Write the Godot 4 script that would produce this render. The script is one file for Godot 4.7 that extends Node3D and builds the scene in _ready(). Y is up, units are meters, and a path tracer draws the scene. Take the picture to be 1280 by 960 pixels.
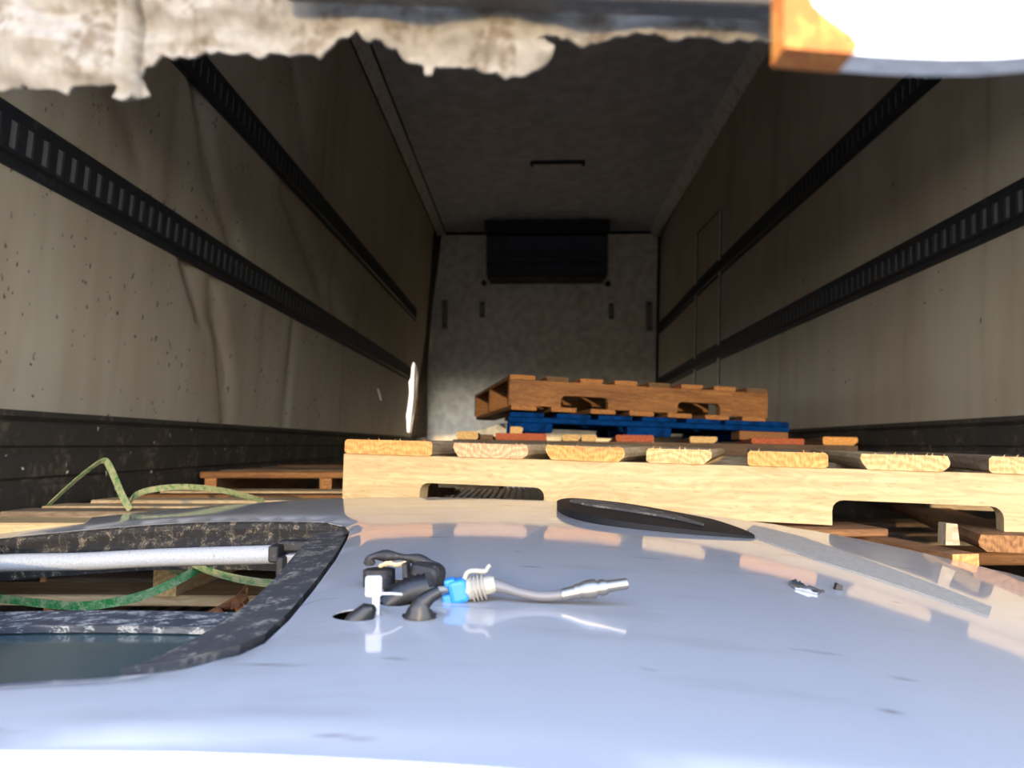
extends Node3D
# A look into an empty refrigerated truck box past a torn door edge, over a silver car roof that lies on stacked pallets.
# Height zero is the truck floor; the box runs along -z; the lens stands EYE above the floor.

const EYE := 0.415
const FOCAL := 960.0
var pitch := atan(76.0 / 960.0)
var yaw := atan(22.0 / 960.0 * cos(atan(76.0 / 960.0)))
var cam_basis: Basis
var rng := RandomNumberGenerator.new()
var M := {}

# ---------------------------------------------------------------- points
func V(x: float, h: float, d: float) -> Vector3:
	return Vector3(x, EYE + h, -d)

func P(px: float, py: float, d: float) -> Vector3:          # the place that lies d deep in the box in the direction (px, py)
	var r: Vector3 = cam_basis * Vector3((px - 640.0) / FOCAL, (480.0 - py) / FOCAL, -1.0)
	r = r * (d / -r.z)
	return r + Vector3(0, EYE, 0)

# ---------------------------------------------------------------- mesh builder
class MB:
	var s := {}
	var order := []
	func slot(m) -> Dictionary:
		if not s.has(m):
			s[m] = {"v": PackedVector3Array(), "n": PackedVector3Array(), "t": PackedVector2Array()}
			order.append(m)
		return s[m]
	func tri(m, a: Vector3, b: Vector3, c: Vector3, na: Vector3, nb: Vector3, nc: Vector3, ta := Vector2.ZERO, tb := Vector2.ZERO, tc := Vector2.ZERO) -> void:
		var g := (b - a).cross(c - a)
		if g.length_squared() < 1e-18:
			return
		var k: Dictionary = slot(m)
		if g.dot(na + nb + nc) > 0.0:                         # Godot's fronts run clockwise
			k.v.append_array(PackedVector3Array([a, c, b])); k.n.append_array(PackedVector3Array([na, nc, nb])); k.t.append_array(PackedVector2Array([ta, tc, tb]))
		else:
			k.v.append_array(PackedVector3Array([a, b, c])); k.n.append_array(PackedVector3Array([na, nb, nc])); k.t.append_array(PackedVector2Array([ta, tb, tc]))
	func quad(m, a: Vector3, b: Vector3, c: Vector3, d: Vector3, out: Vector3, ta := Vector2.ZERO, tb := Vector2(1, 0), tc := Vector2(1, 1), td := Vector2(0, 1)) -> void:
		var n := (b - a).cross(c - a).normalized()
		if n.length_squared() < 0.5:
			n = (c - a).cross(d - a).normalized()
		if n.dot(out) < 0.0:
			n = -n
		tri(m, a, b, c, n, n, n, ta, tb, tc)
		tri(m, a, c, d, n, n, n, ta, tc, td)
	func bounds() -> AABB:
		var first := true
		var bb := AABB()
		for m in order:
			for p in s[m].v:
				if first:
					bb = AABB(p, Vector3.ZERO); first = false
				else:
					bb = bb.expand(p)
		return bb

func global_of(n: Node) -> Transform3D:
	var t := Transform3D.IDENTITY
	while n != null and n != self:
		if n is Node3D:
			t = n.transform * t
		n = n.get_parent()
	return t

var taken := {}
func numbered(called: String) -> String:
	taken[called] = taken.get(called, 0) + 1
	return called if taken[called] == 1 else "%s_%03d" % [called, taken[called] - 1]

# commits a builder as one mesh; world: its points are world points, else points in the parent's axes
func obj(called: String, b: MB, parent: Node = self, world := true) -> MeshInstance3D:
	var inv := global_of(parent).affine_inverse() if (world and parent != self) else Transform3D.IDENTITY
	var bb := b.bounds()
	var base := Vector3(bb.get_center().x, bb.position.y, bb.get_center().z)
	var mesh := ArrayMesh.new()
	for m in b.order:
		var k: Dictionary = b.s[m]
		var v: PackedVector3Array = k.v
		for i in v.size():
			v[i] = inv.basis * (v[i] - base)
		var n: PackedVector3Array = k.n
		if inv.basis != Basis.IDENTITY:
			for i in n.size():
				n[i] = (inv.basis * n[i]).normalized()
		var arr := []
		arr.resize(Mesh.ARRAY_MAX)
		arr[Mesh.ARRAY_VERTEX] = v
		arr[Mesh.ARRAY_NORMAL] = n
		arr[Mesh.ARRAY_TEX_UV] = k.t
		mesh.add_surface_from_arrays(Mesh.PRIMITIVE_TRIANGLES, arr)
		mesh.surface_set_material(mesh.get_surface_count() - 1, m)
	var o := MeshInstance3D.new()
	o.mesh = mesh
	o.name = numbered(called) if parent == self else called
	o.position = inv * base
	o.cast_shadow = GeometryInstance3D.SHADOW_CASTING_SETTING_ON
	parent.add_child(o, true)
	return o

func tag(o: Node, label: String, category: String, group := "") -> void:
	o.set_meta("label", label)
	o.set_meta("category", category)
	if group != "":
		o.set_meta("group", group)

func thing(called: String, label: String, category: String, t := Transform3D.IDENTITY, group := "") -> Node3D:
	var o := Node3D.new()
	o.name = numbered(called)
	add_child(o, true)
	o.transform = t
	tag(o, label, category, group)
	return o

func at(p: Vector3) -> Transform3D:
	return Transform3D(Basis.IDENTITY, p)

func struct(called: String, b: MB, label: String, category: String) -> MeshInstance3D:
	var o := obj(called, b)
	tag(o, label, category)
	o.set_meta("kind", "structure")
	return o

# ---------------------------------------------------------------- shapes
func box(b: MB, m, t: Transform3D, lo: Vector3, hi: Vector3) -> void:
	var c := []
	for k in 8:
		c.append(t * Vector3(hi.x if k & 1 else lo.x, hi.y if k & 2 else lo.y, hi.z if k & 4 else lo.z))
	var sx := hi.x - lo.x
	var sy := hi.y - lo.y
	var sz := hi.z - lo.z
	b.quad(m, c[0], c[2], c[6], c[4], -t.basis.x, Vector2(0, 0), Vector2(0, sy), Vector2(sz, sy), Vector2(sz, 0))
	b.quad(m, c[1], c[3], c[7], c[5], t.basis.x, Vector2(0, 0), Vector2(0, sy), Vector2(sz, sy), Vector2(sz, 0))
	b.quad(m, c[0], c[1], c[5], c[4], -t.basis.y, Vector2(0, 0), Vector2(sx, 0), Vector2(sx, sz), Vector2(0, sz))
	b.quad(m, c[2], c[3], c[7], c[6], t.basis.y, Vector2(0, 0), Vector2(sx, 0), Vector2(sx, sz), Vector2(0, sz))
	b.quad(m, c[0], c[1], c[3], c[2], -t.basis.z, Vector2(0, 0), Vector2(sx, 0), Vector2(sx, sy), Vector2(0, sy))
	b.quad(m, c[4], c[5], c[7], c[6], t.basis.z, Vector2(0, 0), Vector2(sx, 0), Vector2(sx, sy), Vector2(0, sy))

# a polygon in the xy plane of t drawn out along z from z0 to z1; caps may have a material of their own
func prism(b: MB, m, cap, t: Transform3D, poly: PackedVector2Array, z0: float, z1: float, uv0 := Vector2.ZERO, along_x := true) -> void:
	var idx := Geometry2D.triangulate_polygon(poly)
	for i in range(0, idx.size(), 3):
		for z in [z0, z1]:
			var n: Vector3 = (t.basis.z * (1.0 if z == z1 else -1.0) * signf(z1 - z0)).normalized()
			var q := []
			var w := []
			for k in 3:
				var p := poly[idx[i + k]]
				q.append(t * Vector3(p.x, p.y, z)); w.append(p + uv0)
			b.tri(cap, q[0], q[1], q[2], n, n, n, w[0], w[1], w[2])
	var area := 0.0
	for i in poly.size():
		area += poly[i].cross(poly[(i + 1) % poly.size()])
	var run := 0.0
	for i in poly.size():
		var p := poly[i]
		var q2 := poly[(i + 1) % poly.size()]
		var e := q2 - p
		var out2 := Vector2(e.y, -e.x) * signf(area)
		var out: Vector3 = t.basis.x * out2.x + t.basis.y * out2.y
		var l := e.length()
		var dz := absf(z1 - z0)
		if along_x:
			b.quad(m, t * Vector3(p.x, p.y, z0), t * Vector3(q2.x, q2.y, z0), t * Vector3(q2.x, q2.y, z1), t * Vector3(p.x, p.y, z1), out,
				uv0 + Vector2(run, 0), uv0 + Vector2(run + l, 0), uv0 + Vector2(run + l, dz), uv0 + Vector2(run, dz))
		else:
			b.quad(m, t * Vector3(p.x, p.y, z0), t * Vector3(q2.x, q2.y, z0), t * Vector3(q2.x, q2.y, z1), t * Vector3(p.x, p.y, z1), out,
				uv0 + Vector2(0, run), uv0 + Vector2(0, run + l), uv0 + Vector2(dz, run + l), uv0 + Vector2(dz, run))
		run += l

# a smooth tube through points with a radius each; flat squeezes it along `squash`
func tube(b: MB, m, pts: Array, radii: Array, seg := 12, up := Vector3.UP, flat := 1.0) -> void:
	var rings := []
	var n := pts.size()
	for i in n:
		var dir: Vector3 = (pts[mini(i + 1, n - 1)] - pts[maxi(i - 1, 0)]).normalized()
		var side := dir.cross(up).normalized()
		if side.length_squared() < 0.5:
			side = dir.cross(Vector3.RIGHT).normalized()
		var u2 := side.cross(dir).normalized()
		var ring := []
		for k in seg:
			var a := TAU * k / seg
			ring.append([pts[i] + (side * cos(a) + u2 * sin(a) * flat) * radii[i], (side * cos(a) + u2 * sin(a) / flat).normalized()])
		rings.append(ring)
	var run := 0.0
	for i in n - 1:
		var l: float = (pts[i + 1] - pts[i]).length()
		for k in seg:
			var k2 := (k + 1) % seg
			var a = rings[i][k]; var c = rings[i][k2]; var d = rings[i + 1][k2]; var e = rings[i + 1][k]
			b.tri(m, a[0], c[0], d[0], a[1], c[1], d[1], Vector2(run, k / float(seg)), Vector2(run, (k + 1) / float(seg)), Vector2(run + l, (k + 1) / float(seg)))
			b.tri(m, a[0], d[0], e[0], a[1], d[1], e[1], Vector2(run, k / float(seg)), Vector2(run + l, (k + 1) / float(seg)), Vector2(run + l, k / float(seg)))
		run += l
	for e in [0, n - 1]:
		var nn: Vector3 = (pts[0] - pts[1]).normalized() if e == 0 else (pts[n - 1] - pts[n - 2]).normalized()
		for k in seg:
			b.tri(m, pts[e], rings[e][k][0], rings[e][(k + 1) % seg][0], nn, nn, nn)

func smooth(pts: Array, per := 6) -> Array:                  # a Catmull-Rom line through points
	var out := []
	for i in pts.size() - 1:
		var a = pts[maxi(i - 1, 0)]; var c = pts[i]; var d = pts[i + 1]; var e = pts[mini(i + 2, pts.size() - 1)]
		for k in per:
			out.append(c.cubic_interpolate(d, a, e, k / float(per)))
	out.append(pts[-1])
	return out

func ribbon(b: MB, m, pts: Array, width: float, thick: float, across: Array) -> void:   # a flat strap; across holds the width direction at the ends
	var n := pts.size()
	var rows := []
	for i in n:
		var dir: Vector3 = (pts[mini(i + 1, n - 1)] - pts[maxi(i - 1, 0)]).normalized()
		var f := i / float(n - 1) * (across.size() - 1)
		var k := mini(int(f), across.size() - 2)
		var w: Vector3 = across[k].lerp(across[k + 1], f - k)
		w = (w - dir * w.dot(dir)).normalized()
		var nn := dir.cross(w).normalized()
		rows.append([pts[i] - w * width / 2 + nn * thick / 2, pts[i] + w * width / 2 + nn * thick / 2, pts[i] + w * width / 2 - nn * thick / 2, pts[i] - w * width / 2 - nn * thick / 2, nn, w])
	var run := 0.0
	for i in n - 1:
		var a = rows[i]; var c = rows[i + 1]
		var l: float = (pts[i + 1] - pts[i]).length()
		for k in 4:
			var k2 := (k + 1) % 4
			var out: Vector3 = [a[4], a[5], -a[4], -a[5]][k]
			b.quad(m, a[k], a[k2], c[k2], c[k], out, Vector2(run, 0), Vector2(run, width), Vector2(run + l, width), Vector2(run + l, 0))
		run += l

func dense(poly: PackedVector2Array, step: float) -> PackedVector2Array:
	var out := PackedVector2Array()
	for i in poly.size():
		var a := poly[i]
		var c := poly[(i + 1) % poly.size()]
		var n := maxi(1, int(ceil((c - a).length() / step)))
		for k in n:
			out.append(a.lerp(c, k / float(n)))
	return out

# a shell over a plane region: front surface f, back surface f2, walls along every edge
func sheet(b: MB, m, outline: PackedVector2Array, holes: Array, cell: Vector2, f: Callable, f2: Callable, facing: Vector3, uvf: Callable, edge_m = null) -> void:
	var lo := outline[0]
	var hi := outline[0]
	for p in outline:
		lo = lo.min(p); hi = hi.max(p)
	var nx := int(ceil((hi.x - lo.x) / cell.x))
	var ny := int(ceil((hi.y - lo.y) / cell.y))
	var e := minf(cell.x, cell.y) * 0.2
	var nf := func(p: Vector2, g: Callable) -> Vector3:
		var n: Vector3 = (g.call(p + Vector2(e, 0)) - g.call(p - Vector2(e, 0))).cross(g.call(p + Vector2(0, e)) - g.call(p - Vector2(0, e))).normalized()
		return n if n.dot(facing) >= 0.0 else -n
	for i in nx:
		for j in ny:
			var q := lo + Vector2(i, j) * cell
			var pieces: Array = Geometry2D.intersect_polygons(PackedVector2Array([q, q + Vector2(cell.x, 0), q + cell, q + Vector2(0, cell.y)]), outline)
			for h in holes:
				var left := []
				for pc in pieces:
					for r in Geometry2D.clip_polygons(pc, h):
						left.append(r)
				pieces = left
			for pc in pieces:
				var idx := Geometry2D.triangulate_polygon(pc)
				if idx.is_empty():
					continue
				var fr := []; var bk := []; var nfr := []; var nbk := []; var uv := []
				for p in pc:
					fr.append(f.call(p)); nfr.append(nf.call(p, f)); uv.append(uvf.call(p))
					if f2.is_valid():
						bk.append(f2.call(p)); nbk.append(-nf.call(p, f2))
				for k in range(0, idx.size(), 3):
					b.tri(m, fr[idx[k]], fr[idx[k + 1]], fr[idx[k + 2]], nfr[idx[k]], nfr[idx[k + 1]], nfr[idx[k + 2]], uv[idx[k]], uv[idx[k + 1]], uv[idx[k + 2]])
					if f2.is_valid():
						b.tri(m, bk[idx[k]], bk[idx[k + 1]], bk[idx[k + 2]], nbk[idx[k]], nbk[idx[k + 1]], nbk[idx[k + 2]], uv[idx[k]], uv[idx[k + 1]], uv[idx[k + 2]])
	if not f2.is_valid():
		return
	for poly in [outline] + holes:
		var dn := dense(poly, minf(cell.x, cell.y))
		var area := 0.0
		for i in dn.size():
			area += dn[i].cross(dn[(i + 1) % dn.size()])
		var inward := -1.0 if poly == outline else 1.0
		for i in dn.size():
			var p := dn[i]
			var q2 := dn[(i + 1) % dn.size()]
			var o2 := Vector2(q2.y - p.y, p.x - q2.x) * signf(area) * -inward
			var mid: Vector2 = (p + q2) / 2
			var out: Vector3 = f.call(mid + o2.normalized() * 0.002) - f.call(mid)
			b.quad(edge_m if edge_m else m, f.call(p), f.call(q2), f2.call(q2), f2.call(p), out, uvf.call(p), uvf.call(q2), uvf.call(q2), uvf.call(p))

func curved(p: PackedVector2Array, per := 5) -> PackedVector2Array:   # a closed outline rounded through its points
	var out := PackedVector2Array()
	var n := p.size()
	for i in n:
		for k in per:
			out.append(p[i].cubic_interpolate(p[(i + 1) % n], p[(i + n - 1) % n], p[(i + 2) % n], k / float(per)))
	return out

func rrect(sx: float, sy: float, r: float, seg := 3) -> PackedVector2Array:
	var out := PackedVector2Array()
	for c in [[sx / 2 - r, sy / 2 - r, 0.0], [-sx / 2 + r, sy / 2 - r, PI / 2], [-sx / 2 + r, -sy / 2 + r, PI], [sx / 2 - r, -sy / 2 + r, PI * 1.5]]:
		for k in seg + 1:
			var a: float = c[2] + PI / 2 * k / seg
			out.append(Vector2(c[0] + cos(a) * r, c[1] + sin(a) * r))
	return out

# a rounded block: rounded rectangle in xy, length sz along z, eased ends
func rbox(b: MB, m, t: Transform3D, sx: float, sy: float, sz: float, r: float) -> void:
	var rings := []
	for k in [[-sz / 2, 0.7], [-sz / 2 + r * 0.3, 0.25], [-sz / 2 + r, 0.0], [sz / 2 - r, 0.0], [sz / 2 - r * 0.3, 0.25], [sz / 2, 0.7]]:
		var ring := []
		var ins: float = k[1] * r
		for p in rrect(sx - ins * 2, sy - ins * 2, maxf(r - ins * 0.6, r * 0.2)):
			ring.append(t * Vector3(p.x, p.y, k[0]))
		rings.append(ring)
	var c := t.origin
	for i in rings.size() - 1:
		var n: int = rings[i].size()
		for k in n:
			var k2 := (k + 1) % n
			var mid: Vector3 = (rings[i][k] + rings[i + 1][k2]) / 2
			var loc: Vector3 = t.affine_inverse() * mid
			var out: Vector3 = t.basis * Vector3(loc.x, loc.y, maxf(absf(loc.z) - (sz / 2 - r), 0.0) * signf(loc.z))
			b.quad(m, rings[i][k], rings[i][k2], rings[i + 1][k2], rings[i + 1][k], out)
	for e in [0, rings.size() - 1]:
		var ctr := t * Vector3(0, 0, -sz / 2 if e == 0 else sz / 2)
		var nn: Vector3 = t.basis.z * (-1.0 if e == 0 else 1.0)
		var n: int = rings[e].size()
		for k in n:
			b.tri(m, ctr, rings[e][k], rings[e][(k + 1) % n], nn, nn, nn)

# ---------------------------------------------------------------- materials
func noise(sd: int, freq: float, oct := 4) -> FastNoiseLite:
	var n := FastNoiseLite.new()
	n.seed = sd
	n.noise_type = FastNoiseLite.TYPE_SIMPLEX_SMOOTH
	n.frequency = freq
	n.fractal_octaves = oct
	return n

func flat(c: Color, rough := 0.7, metal := 0.0) -> StandardMaterial3D:
	var m := StandardMaterial3D.new()
	m.albedo_color = c
	m.roughness = rough
	m.metallic = metal
	return m

func tex_mat(im: Image, rough: float, scale: Vector3) -> StandardMaterial3D:
	var m := StandardMaterial3D.new()
	im.generate_mipmaps()
	m.albedo_texture = ImageTexture.create_from_image(im)
	m.roughness = rough
	m.uv1_scale = scale
	return m

# long grain along u; the picture spans 1.2 m by 0.3 m
func wood(light: Color, dark: Color, sd: int, contrast := 1.0, speck := 0.3) -> StandardMaterial3D:
	var W := 384
	var H := 192
	var a := noise(sd, 0.02, 4)
	var c := noise(sd + 7, 0.012, 3)
	var g := noise(sd + 13, 0.09, 3)
	var im := Image.create(W, H, false, Image.FORMAT_RGB8)
	for y in H:
		for x in W:
			var warp := c.get_noise_2d(x * 0.8, y * 2.0)
			var grain := a.get_noise_2d(x * 0.55, y * 9.0 + warp * 60.0)
			var ring := sin((y * 0.32 + warp * 26.0))
			var fleck := g.get_noise_2d(x * 1.2, y * 5.0)
			var v := 0.62 + contrast * (0.40 * grain + 0.13 * ring + 0.3 * warp)
			if fleck > 0.62 - speck * 0.5:
				v -= (fleck - 0.62 + speck * 0.5) * 2.2
			im.set_pixel(x, y, dark.lerp(light, clampf(v, 0.0, 1.0)))
	return tex_mat(im, 0.78, Vector3(1 / 1.2, 1 / 0.3, 1))

# sawn end of a board, 0.2 m across: rings, saw marks
func end_grain(light: Color, dark: Color, sd: int) -> StandardMaterial3D:
	var S := 160
	var a := noise(sd, 0.03, 3)
	var g := noise(sd + 3, 0.12, 3)
	var im := Image.create(S, S, false, Image.FORMAT_RGB8)
	for y in S:
		for x in S:
			var p := Vector2(x - 60.0, y * 1.0 + 70.0)
			var ring := sin(p.length() * 0.75 + a.get_noise_2d(x, y) * 5.0)
			var saw := g.get_noise_2d(x * 2.6, y * 0.5)
			var v := 0.58 + 0.22 * ring + 0.55 * saw
			im.set_pixel(x, y, dark.lerp(light, clampf(v, 0.0, 1.0)))
	return tex_mat(im, 0.9, Vector3(5, 5, 1))

# worn surfaces: base colour with mud or wear in blotches; spans `span` metres
func worn(base: Color, spot: Color, sd: int, cover: float, rough: float, span := 0.25, stretch := 1.0, triplanar := true) -> StandardMaterial3D:
	var S := 256
	var a := noise(sd, 0.018, 5)
	var g := noise(sd + 5, 0.10, 3)
	var im := Image.create(S, S, false, Image.FORMAT_RGB8)
	for y in S:
		for x in S:
			var v := a.get_noise_2d(x * stretch, y) * 1.0 + g.get_noise_2d(x * stretch, y) * 0.55
			var t := clampf((v + cover) * 2.6, 0.0, 1.0)
			var c := base.lerp(spot, t)
			im.set_pixel(x, y, c * (1.0 + 0.12 * g.get_noise_2d(y + 300.0, x)))
	var m := tex_mat(im, rough, Vector3.ONE / span)
	if triplanar:
		m.uv1_triplanar = true
	return m

func S(r: int, g: int, b: int) -> Color:
	return Color(r / 255.0, g / 255.0, b / 255.0)

func make_materials() -> void:
	M.cream = wood(S(194, 173, 130), S(152, 125, 84), 11, 0.85, 0.42)
	M.cream2 = wood(S(196, 178, 144), S(140, 114, 82), 23, 0.9, 0.3)
	M.brown = wood(S(142, 100, 58), S(80, 50, 28), 31, 1.0, 0.35)
	M.brown2 = wood(S(140, 98, 58), S(74, 48, 28), 43, 1.0, 0.35)
	M.grey = wood(S(150, 132, 108), S(84, 70, 54), 57, 1.0, 0.4)
	M.red = wood(S(168, 92, 60), S(110, 52, 32), 61, 0.9, 0.3)
	M.dark = wood(S(92, 72, 54), S(46, 36, 28), 71, 1.0, 0.3)
	M.blue = worn(S(2, 50, 112), S(2, 34, 80), 81, 0.0, 0.8, 0.3, 1.0)
	M.blue.metallic_specular = 0.15
	M.end_cream = end_grain(S(204, 180, 130), S(160, 122, 72), 5)
	M.end_orange = end_grain(S(204, 162, 100), S(174, 108, 48), 6)
	M.end_pink = end_grain(S(202, 174, 134), S(164, 112, 78), 8)
	M.end_brown = end_grain(S(168, 122, 76), S(104, 68, 38), 9)
	M.end_red = end_grain(S(170, 92, 62), S(120, 58, 36), 10)
	M.end_dark = end_grain(S(110, 86, 62), S(60, 44, 32), 12)
	M.rail = worn(S(30, 33, 38), S(58, 58, 54), 101, -0.35, 0.6, 0.4)
	M.rail_back = flat(S(104, 105, 102), 0.8)  # pale tone stands in for the lit far edges of the slots
	M.scuff = worn(S(54, 49, 42), S(92, 82, 66), 111, -0.15, 0.75, 0.7)
	M.ceiling = worn(S(192, 192, 198), S(184, 184, 190), 121, -0.1, 0.6, 4.0)
	M.front = worn(S(246, 235, 210), S(234, 220, 190), 131, -0.25, 0.6, 3.0)
	M.cove = worn(S(214, 212, 206), S(168, 158, 142), 141, -0.15, 0.6, 0.6)
	M.post = worn(S(58, 48, 38), S(130, 92, 56), 151, -0.2, 0.8, 0.3)
	M.floor = worn(S(70, 66, 60), S(40, 36, 32), 161, 0.0, 0.6, 0.5)
	M.unit = worn(S(46, 50, 64), S(62, 64, 72), 171, -0.2, 0.55, 0.5)
	M.bracket = worn(S(150, 142, 128), S(104, 88, 70), 181, -0.1, 0.5, 0.08)
	M.rubber = worn(S(30, 29, 30), S(142, 130, 108), 191, -0.20, 0.75, 0.11, 1.0)
	M.rubber2 = worn(S(50, 50, 52), S(116, 110, 100), 193, -0.10, 0.7, 0.14, 1.0)
	M.mud = worn(S(38, 42, 50), S(140, 139, 134), 195, -0.02, 0.75, 0.06, 0.5)
	M.black = flat(S(24, 24, 27), 0.42)
	M.gasket = flat(S(26, 27, 31), 0.62)
	M.gasket.metallic_specular = 0.25
	M.black_matt = worn(S(26, 26, 28), S(78, 72, 64), 197, -0.3, 0.65, 0.05)
	M.hole = flat(S(12, 12, 14), 0.8)  # near-black for the sheet that darkens the cable holes
	M.tube = worn(S(158, 161, 164), S(120, 112, 100), 201, -0.62, 0.4, 0.12)
	M.plastic = flat(S(150, 150, 150), 0.6)
	M.white = flat(S(186, 186, 186), 0.5)
	M.ivory = flat(S(150, 148, 137), 0.5)
	M.seal = flat(S(132, 128, 122), 0.6)
	M.azure = flat(S(34, 120, 196), 0.45)
	M.cable = flat(S(98, 96, 98), 0.5)
	M.chrome = flat(S(150, 146, 138), 0.36, 0.85)
	M.strap = worn(S(158, 156, 116), S(30, 108, 54), 211, -0.02, 0.6, 0.07)
	M.strap2 = worn(S(142, 160, 126), S(26, 120, 60), 213, 0.14, 0.55, 0.10)
	M.leaf = worn(S(122, 78, 46), S(72, 44, 28), 221, 0.0, 0.7, 0.04)
	M.foam = worn(S(136, 127, 112), S(100, 86, 68), 231, -0.05, 0.95, 0.16, 1.0)
	M.bar = worn(S(66, 62, 58), S(98, 90, 80), 241, -0.2, 0.5, 0.2)
	M.rust = worn(S(196, 108, 34), S(214, 142, 56), 251, 0.0, 0.7, 0.06)
	M.paint_white = worn(S(245, 242, 236), S(234, 226, 210), 253, -0.2, 0.4, 0.2)
	M.ground = worn(S(72, 70, 68), S(60, 59, 58), 261, 0.0, 0.9, 3.0)  # asphalt yard, toned dark to cut light bounced onto the ceiling
	M.chip = flat(S(176, 166, 152), 0.8)
	M.foil = flat(S(170, 172, 176), 0.25, 0.85)
	M.sheeting = flat(S(206, 210, 212), 0.35)
	M.sealant = worn(S(158, 152, 142), S(136, 130, 120), 271, -0.1, 0.6, 0.05)
	var g := StandardMaterial3D.new()                        # tinted roof glass
	g.albedo_color = Color(S(48, 68, 70), 0.97)
	g.transparency = BaseMaterial3D.TRANSPARENCY_ALPHA
	g.roughness = 0.12
	M.glass = g
	# car paint, with its own dirt laid out over the roof (2.4 m by 1.4 m)
	var im := Image.create(1024, 600, false, Image.FORMAT_RGB8)
	var a := noise(301, 0.004, 4)
	var c := noise(302, 0.03, 4)
	var base := S(160, 162, 166)
	for y in 600:
		for x in 1024:
			var t := clampf(c.get_noise_2d(x * 0.35, y * 1.6) * 0.9 + a.get_noise_2d(x, y) * 0.6 - 0.12, 0.0, 1.0)
			im.set_pixel(x, y, base.lerp(S(126, 122, 116), t * 0.5))
	var r2 := RandomNumberGenerator.new()
	r2.seed = 77
	for k in 230:                                            # smudges and scuffs
		var cx := r2.randf() * 1024
		var cy := r2.randf() * 600
		var ln := r2.randf_range(2.0, 14.0)
		var th := r2.randf_range(0.5, 1.6)
		for yy in range(int(cy - 4), int(cy + 5)):
			for xx in range(int(cx - 14), int(cx + 15)):
				if xx < 0 or yy < 0 or xx >= 1024 or yy >= 600:
					continue
				var q := Vector2((xx - cx) / ln, (yy - cy + (xx - cx) * 0.12) / th).length()
				if q < 1.0:
					im.set_pixel(xx, yy, im.get_pixel(xx, yy).lerp(S(92, 88, 84), (1.0 - q) * 0.8))
	var p := tex_mat(im, 0.38, Vector3.ONE)
	p.metallic = 0.04
	p.clearcoat_enabled = true
	p.clearcoat = 0.9
	p.clearcoat_roughness = 0.055
	p.metallic_specular = 0.2
	M.paint = p
	M.wall_left = wall_mat(401, true)
	M.wall_right = wall_mat(402, false)

# fibreglass liner: u runs with the logarithm of the depth so that the near end has the finer grain, v with the height
func wall_mat(sd: int, left: bool) -> StandardMaterial3D:
	var W := 1280
	var H := 640
	var a := noise(sd, 0.006, 4)
	var c := noise(sd + 1, 0.05, 3)
	var im := Image.create(W, H, false, Image.FORMAT_RGB8)
	var base := S(186, 176, 154)
	var dirt := S(136, 118, 94)
	for y in H:
		for x in W:
			var t := 0.20 + a.get_noise_2d(x * 1.0, y * 0.35) * 0.55 + c.get_noise_2d(x * 1.0, y * 0.12) * 0.25
			im.set_pixel(x, y, base.lerp(dirt, clampf(t, 0.0, 1.0) * 0.72))
	var r2 := RandomNumberGenerator.new()
	r2.seed = sd
	for k in (2600 if left else 420):                         # mould specks and scratches
		var x0 := r2.randf() * W
		if left:
			x0 = pow(r2.randf(), 1.5) * W * 0.75 + W * 0.25
		var y0 := r2.randf() * H
		var n := 1 + int(pow(r2.randf(), 3.0) * 4.0)
		var lean := r2.randf_range(-0.4, 0.4)
		var dk := r2.randf_range(0.35, 0.95)
		for j in n:
			for w in (2 if r2.randf() < 0.15 else 1):
				var xx := int(x0 + lean * j) + w
				var yy := int(y0) + j
				if xx >= 0 and xx < W and yy < H:
					im.set_pixel(xx, yy, im.get_pixel(xx, yy).lerp(S(46, 38, 30), dk))
	for k in 16:                                             # runs of grime down the liner
		var x0 := r2.randf() * W
		var y0 := r2.randf() * H * 0.6
		var ln := r2.randf_range(80, 320)
		var th := r2.randf_range(2.0, 9.0)
		for yy in range(int(y0), mini(int(y0 + ln), H)):
			var f := sin(PI * (yy - y0) / ln)
			for dx in range(-12, 13):
				var xx := int(x0 + dx + (yy - y0) * 0.06)
				if xx >= 0 and xx < W:
					var q := exp(-pow(dx / th, 2.0)) * f * 0.22
					im.set_pixel(xx, yy, im.get_pixel(xx, yy).lerp(S(110, 92, 70), q))
	return tex_mat(im, 0.55, Vector3.ONE)

# ---------------------------------------------------------------- the box
const D0 := 0.26
const D1 := 7.90
const TOP := 2.22
var creases := []

func crease_at(d: float, h: float) -> float:                 # buckles of the liner: soft folds along slanted lines
	var s := 0.0
	for c in creases:
		var q := Vector2(d, h)
		var n := Geometry2D.get_closest_point_to_segment(q, c[0], c[1])
		var r: float = q.distance_to(n) / c[2]
		if r < 3.0:
			var side := signf((c[1] - c[0]).cross(q - c[0]))
			s += c[3] * exp(-r * r) * (0.6 + 0.4 * side * minf(r, 1.0))
	return s

func left_x(d: float, h: float) -> float:
	return -1.09 + 0.068 * h - 0.07 * smoothstep(6.4, 7.4, d) * clampf(1.0 - h / 1.1, 0.0, 1.3)

func right_x(d: float, h: float) -> float:
	return 1.235 + 0.035 * h + 0.05 * smoothstep(5.0, 7.8, d)

func wall_uv(p: Vector2) -> Vector2:
	return Vector2(log(maxf(p.x, 0.45) / 0.45) / log(8.0 / 0.45), 1.0 - (p.y + EYE) / 2.7)

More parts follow.
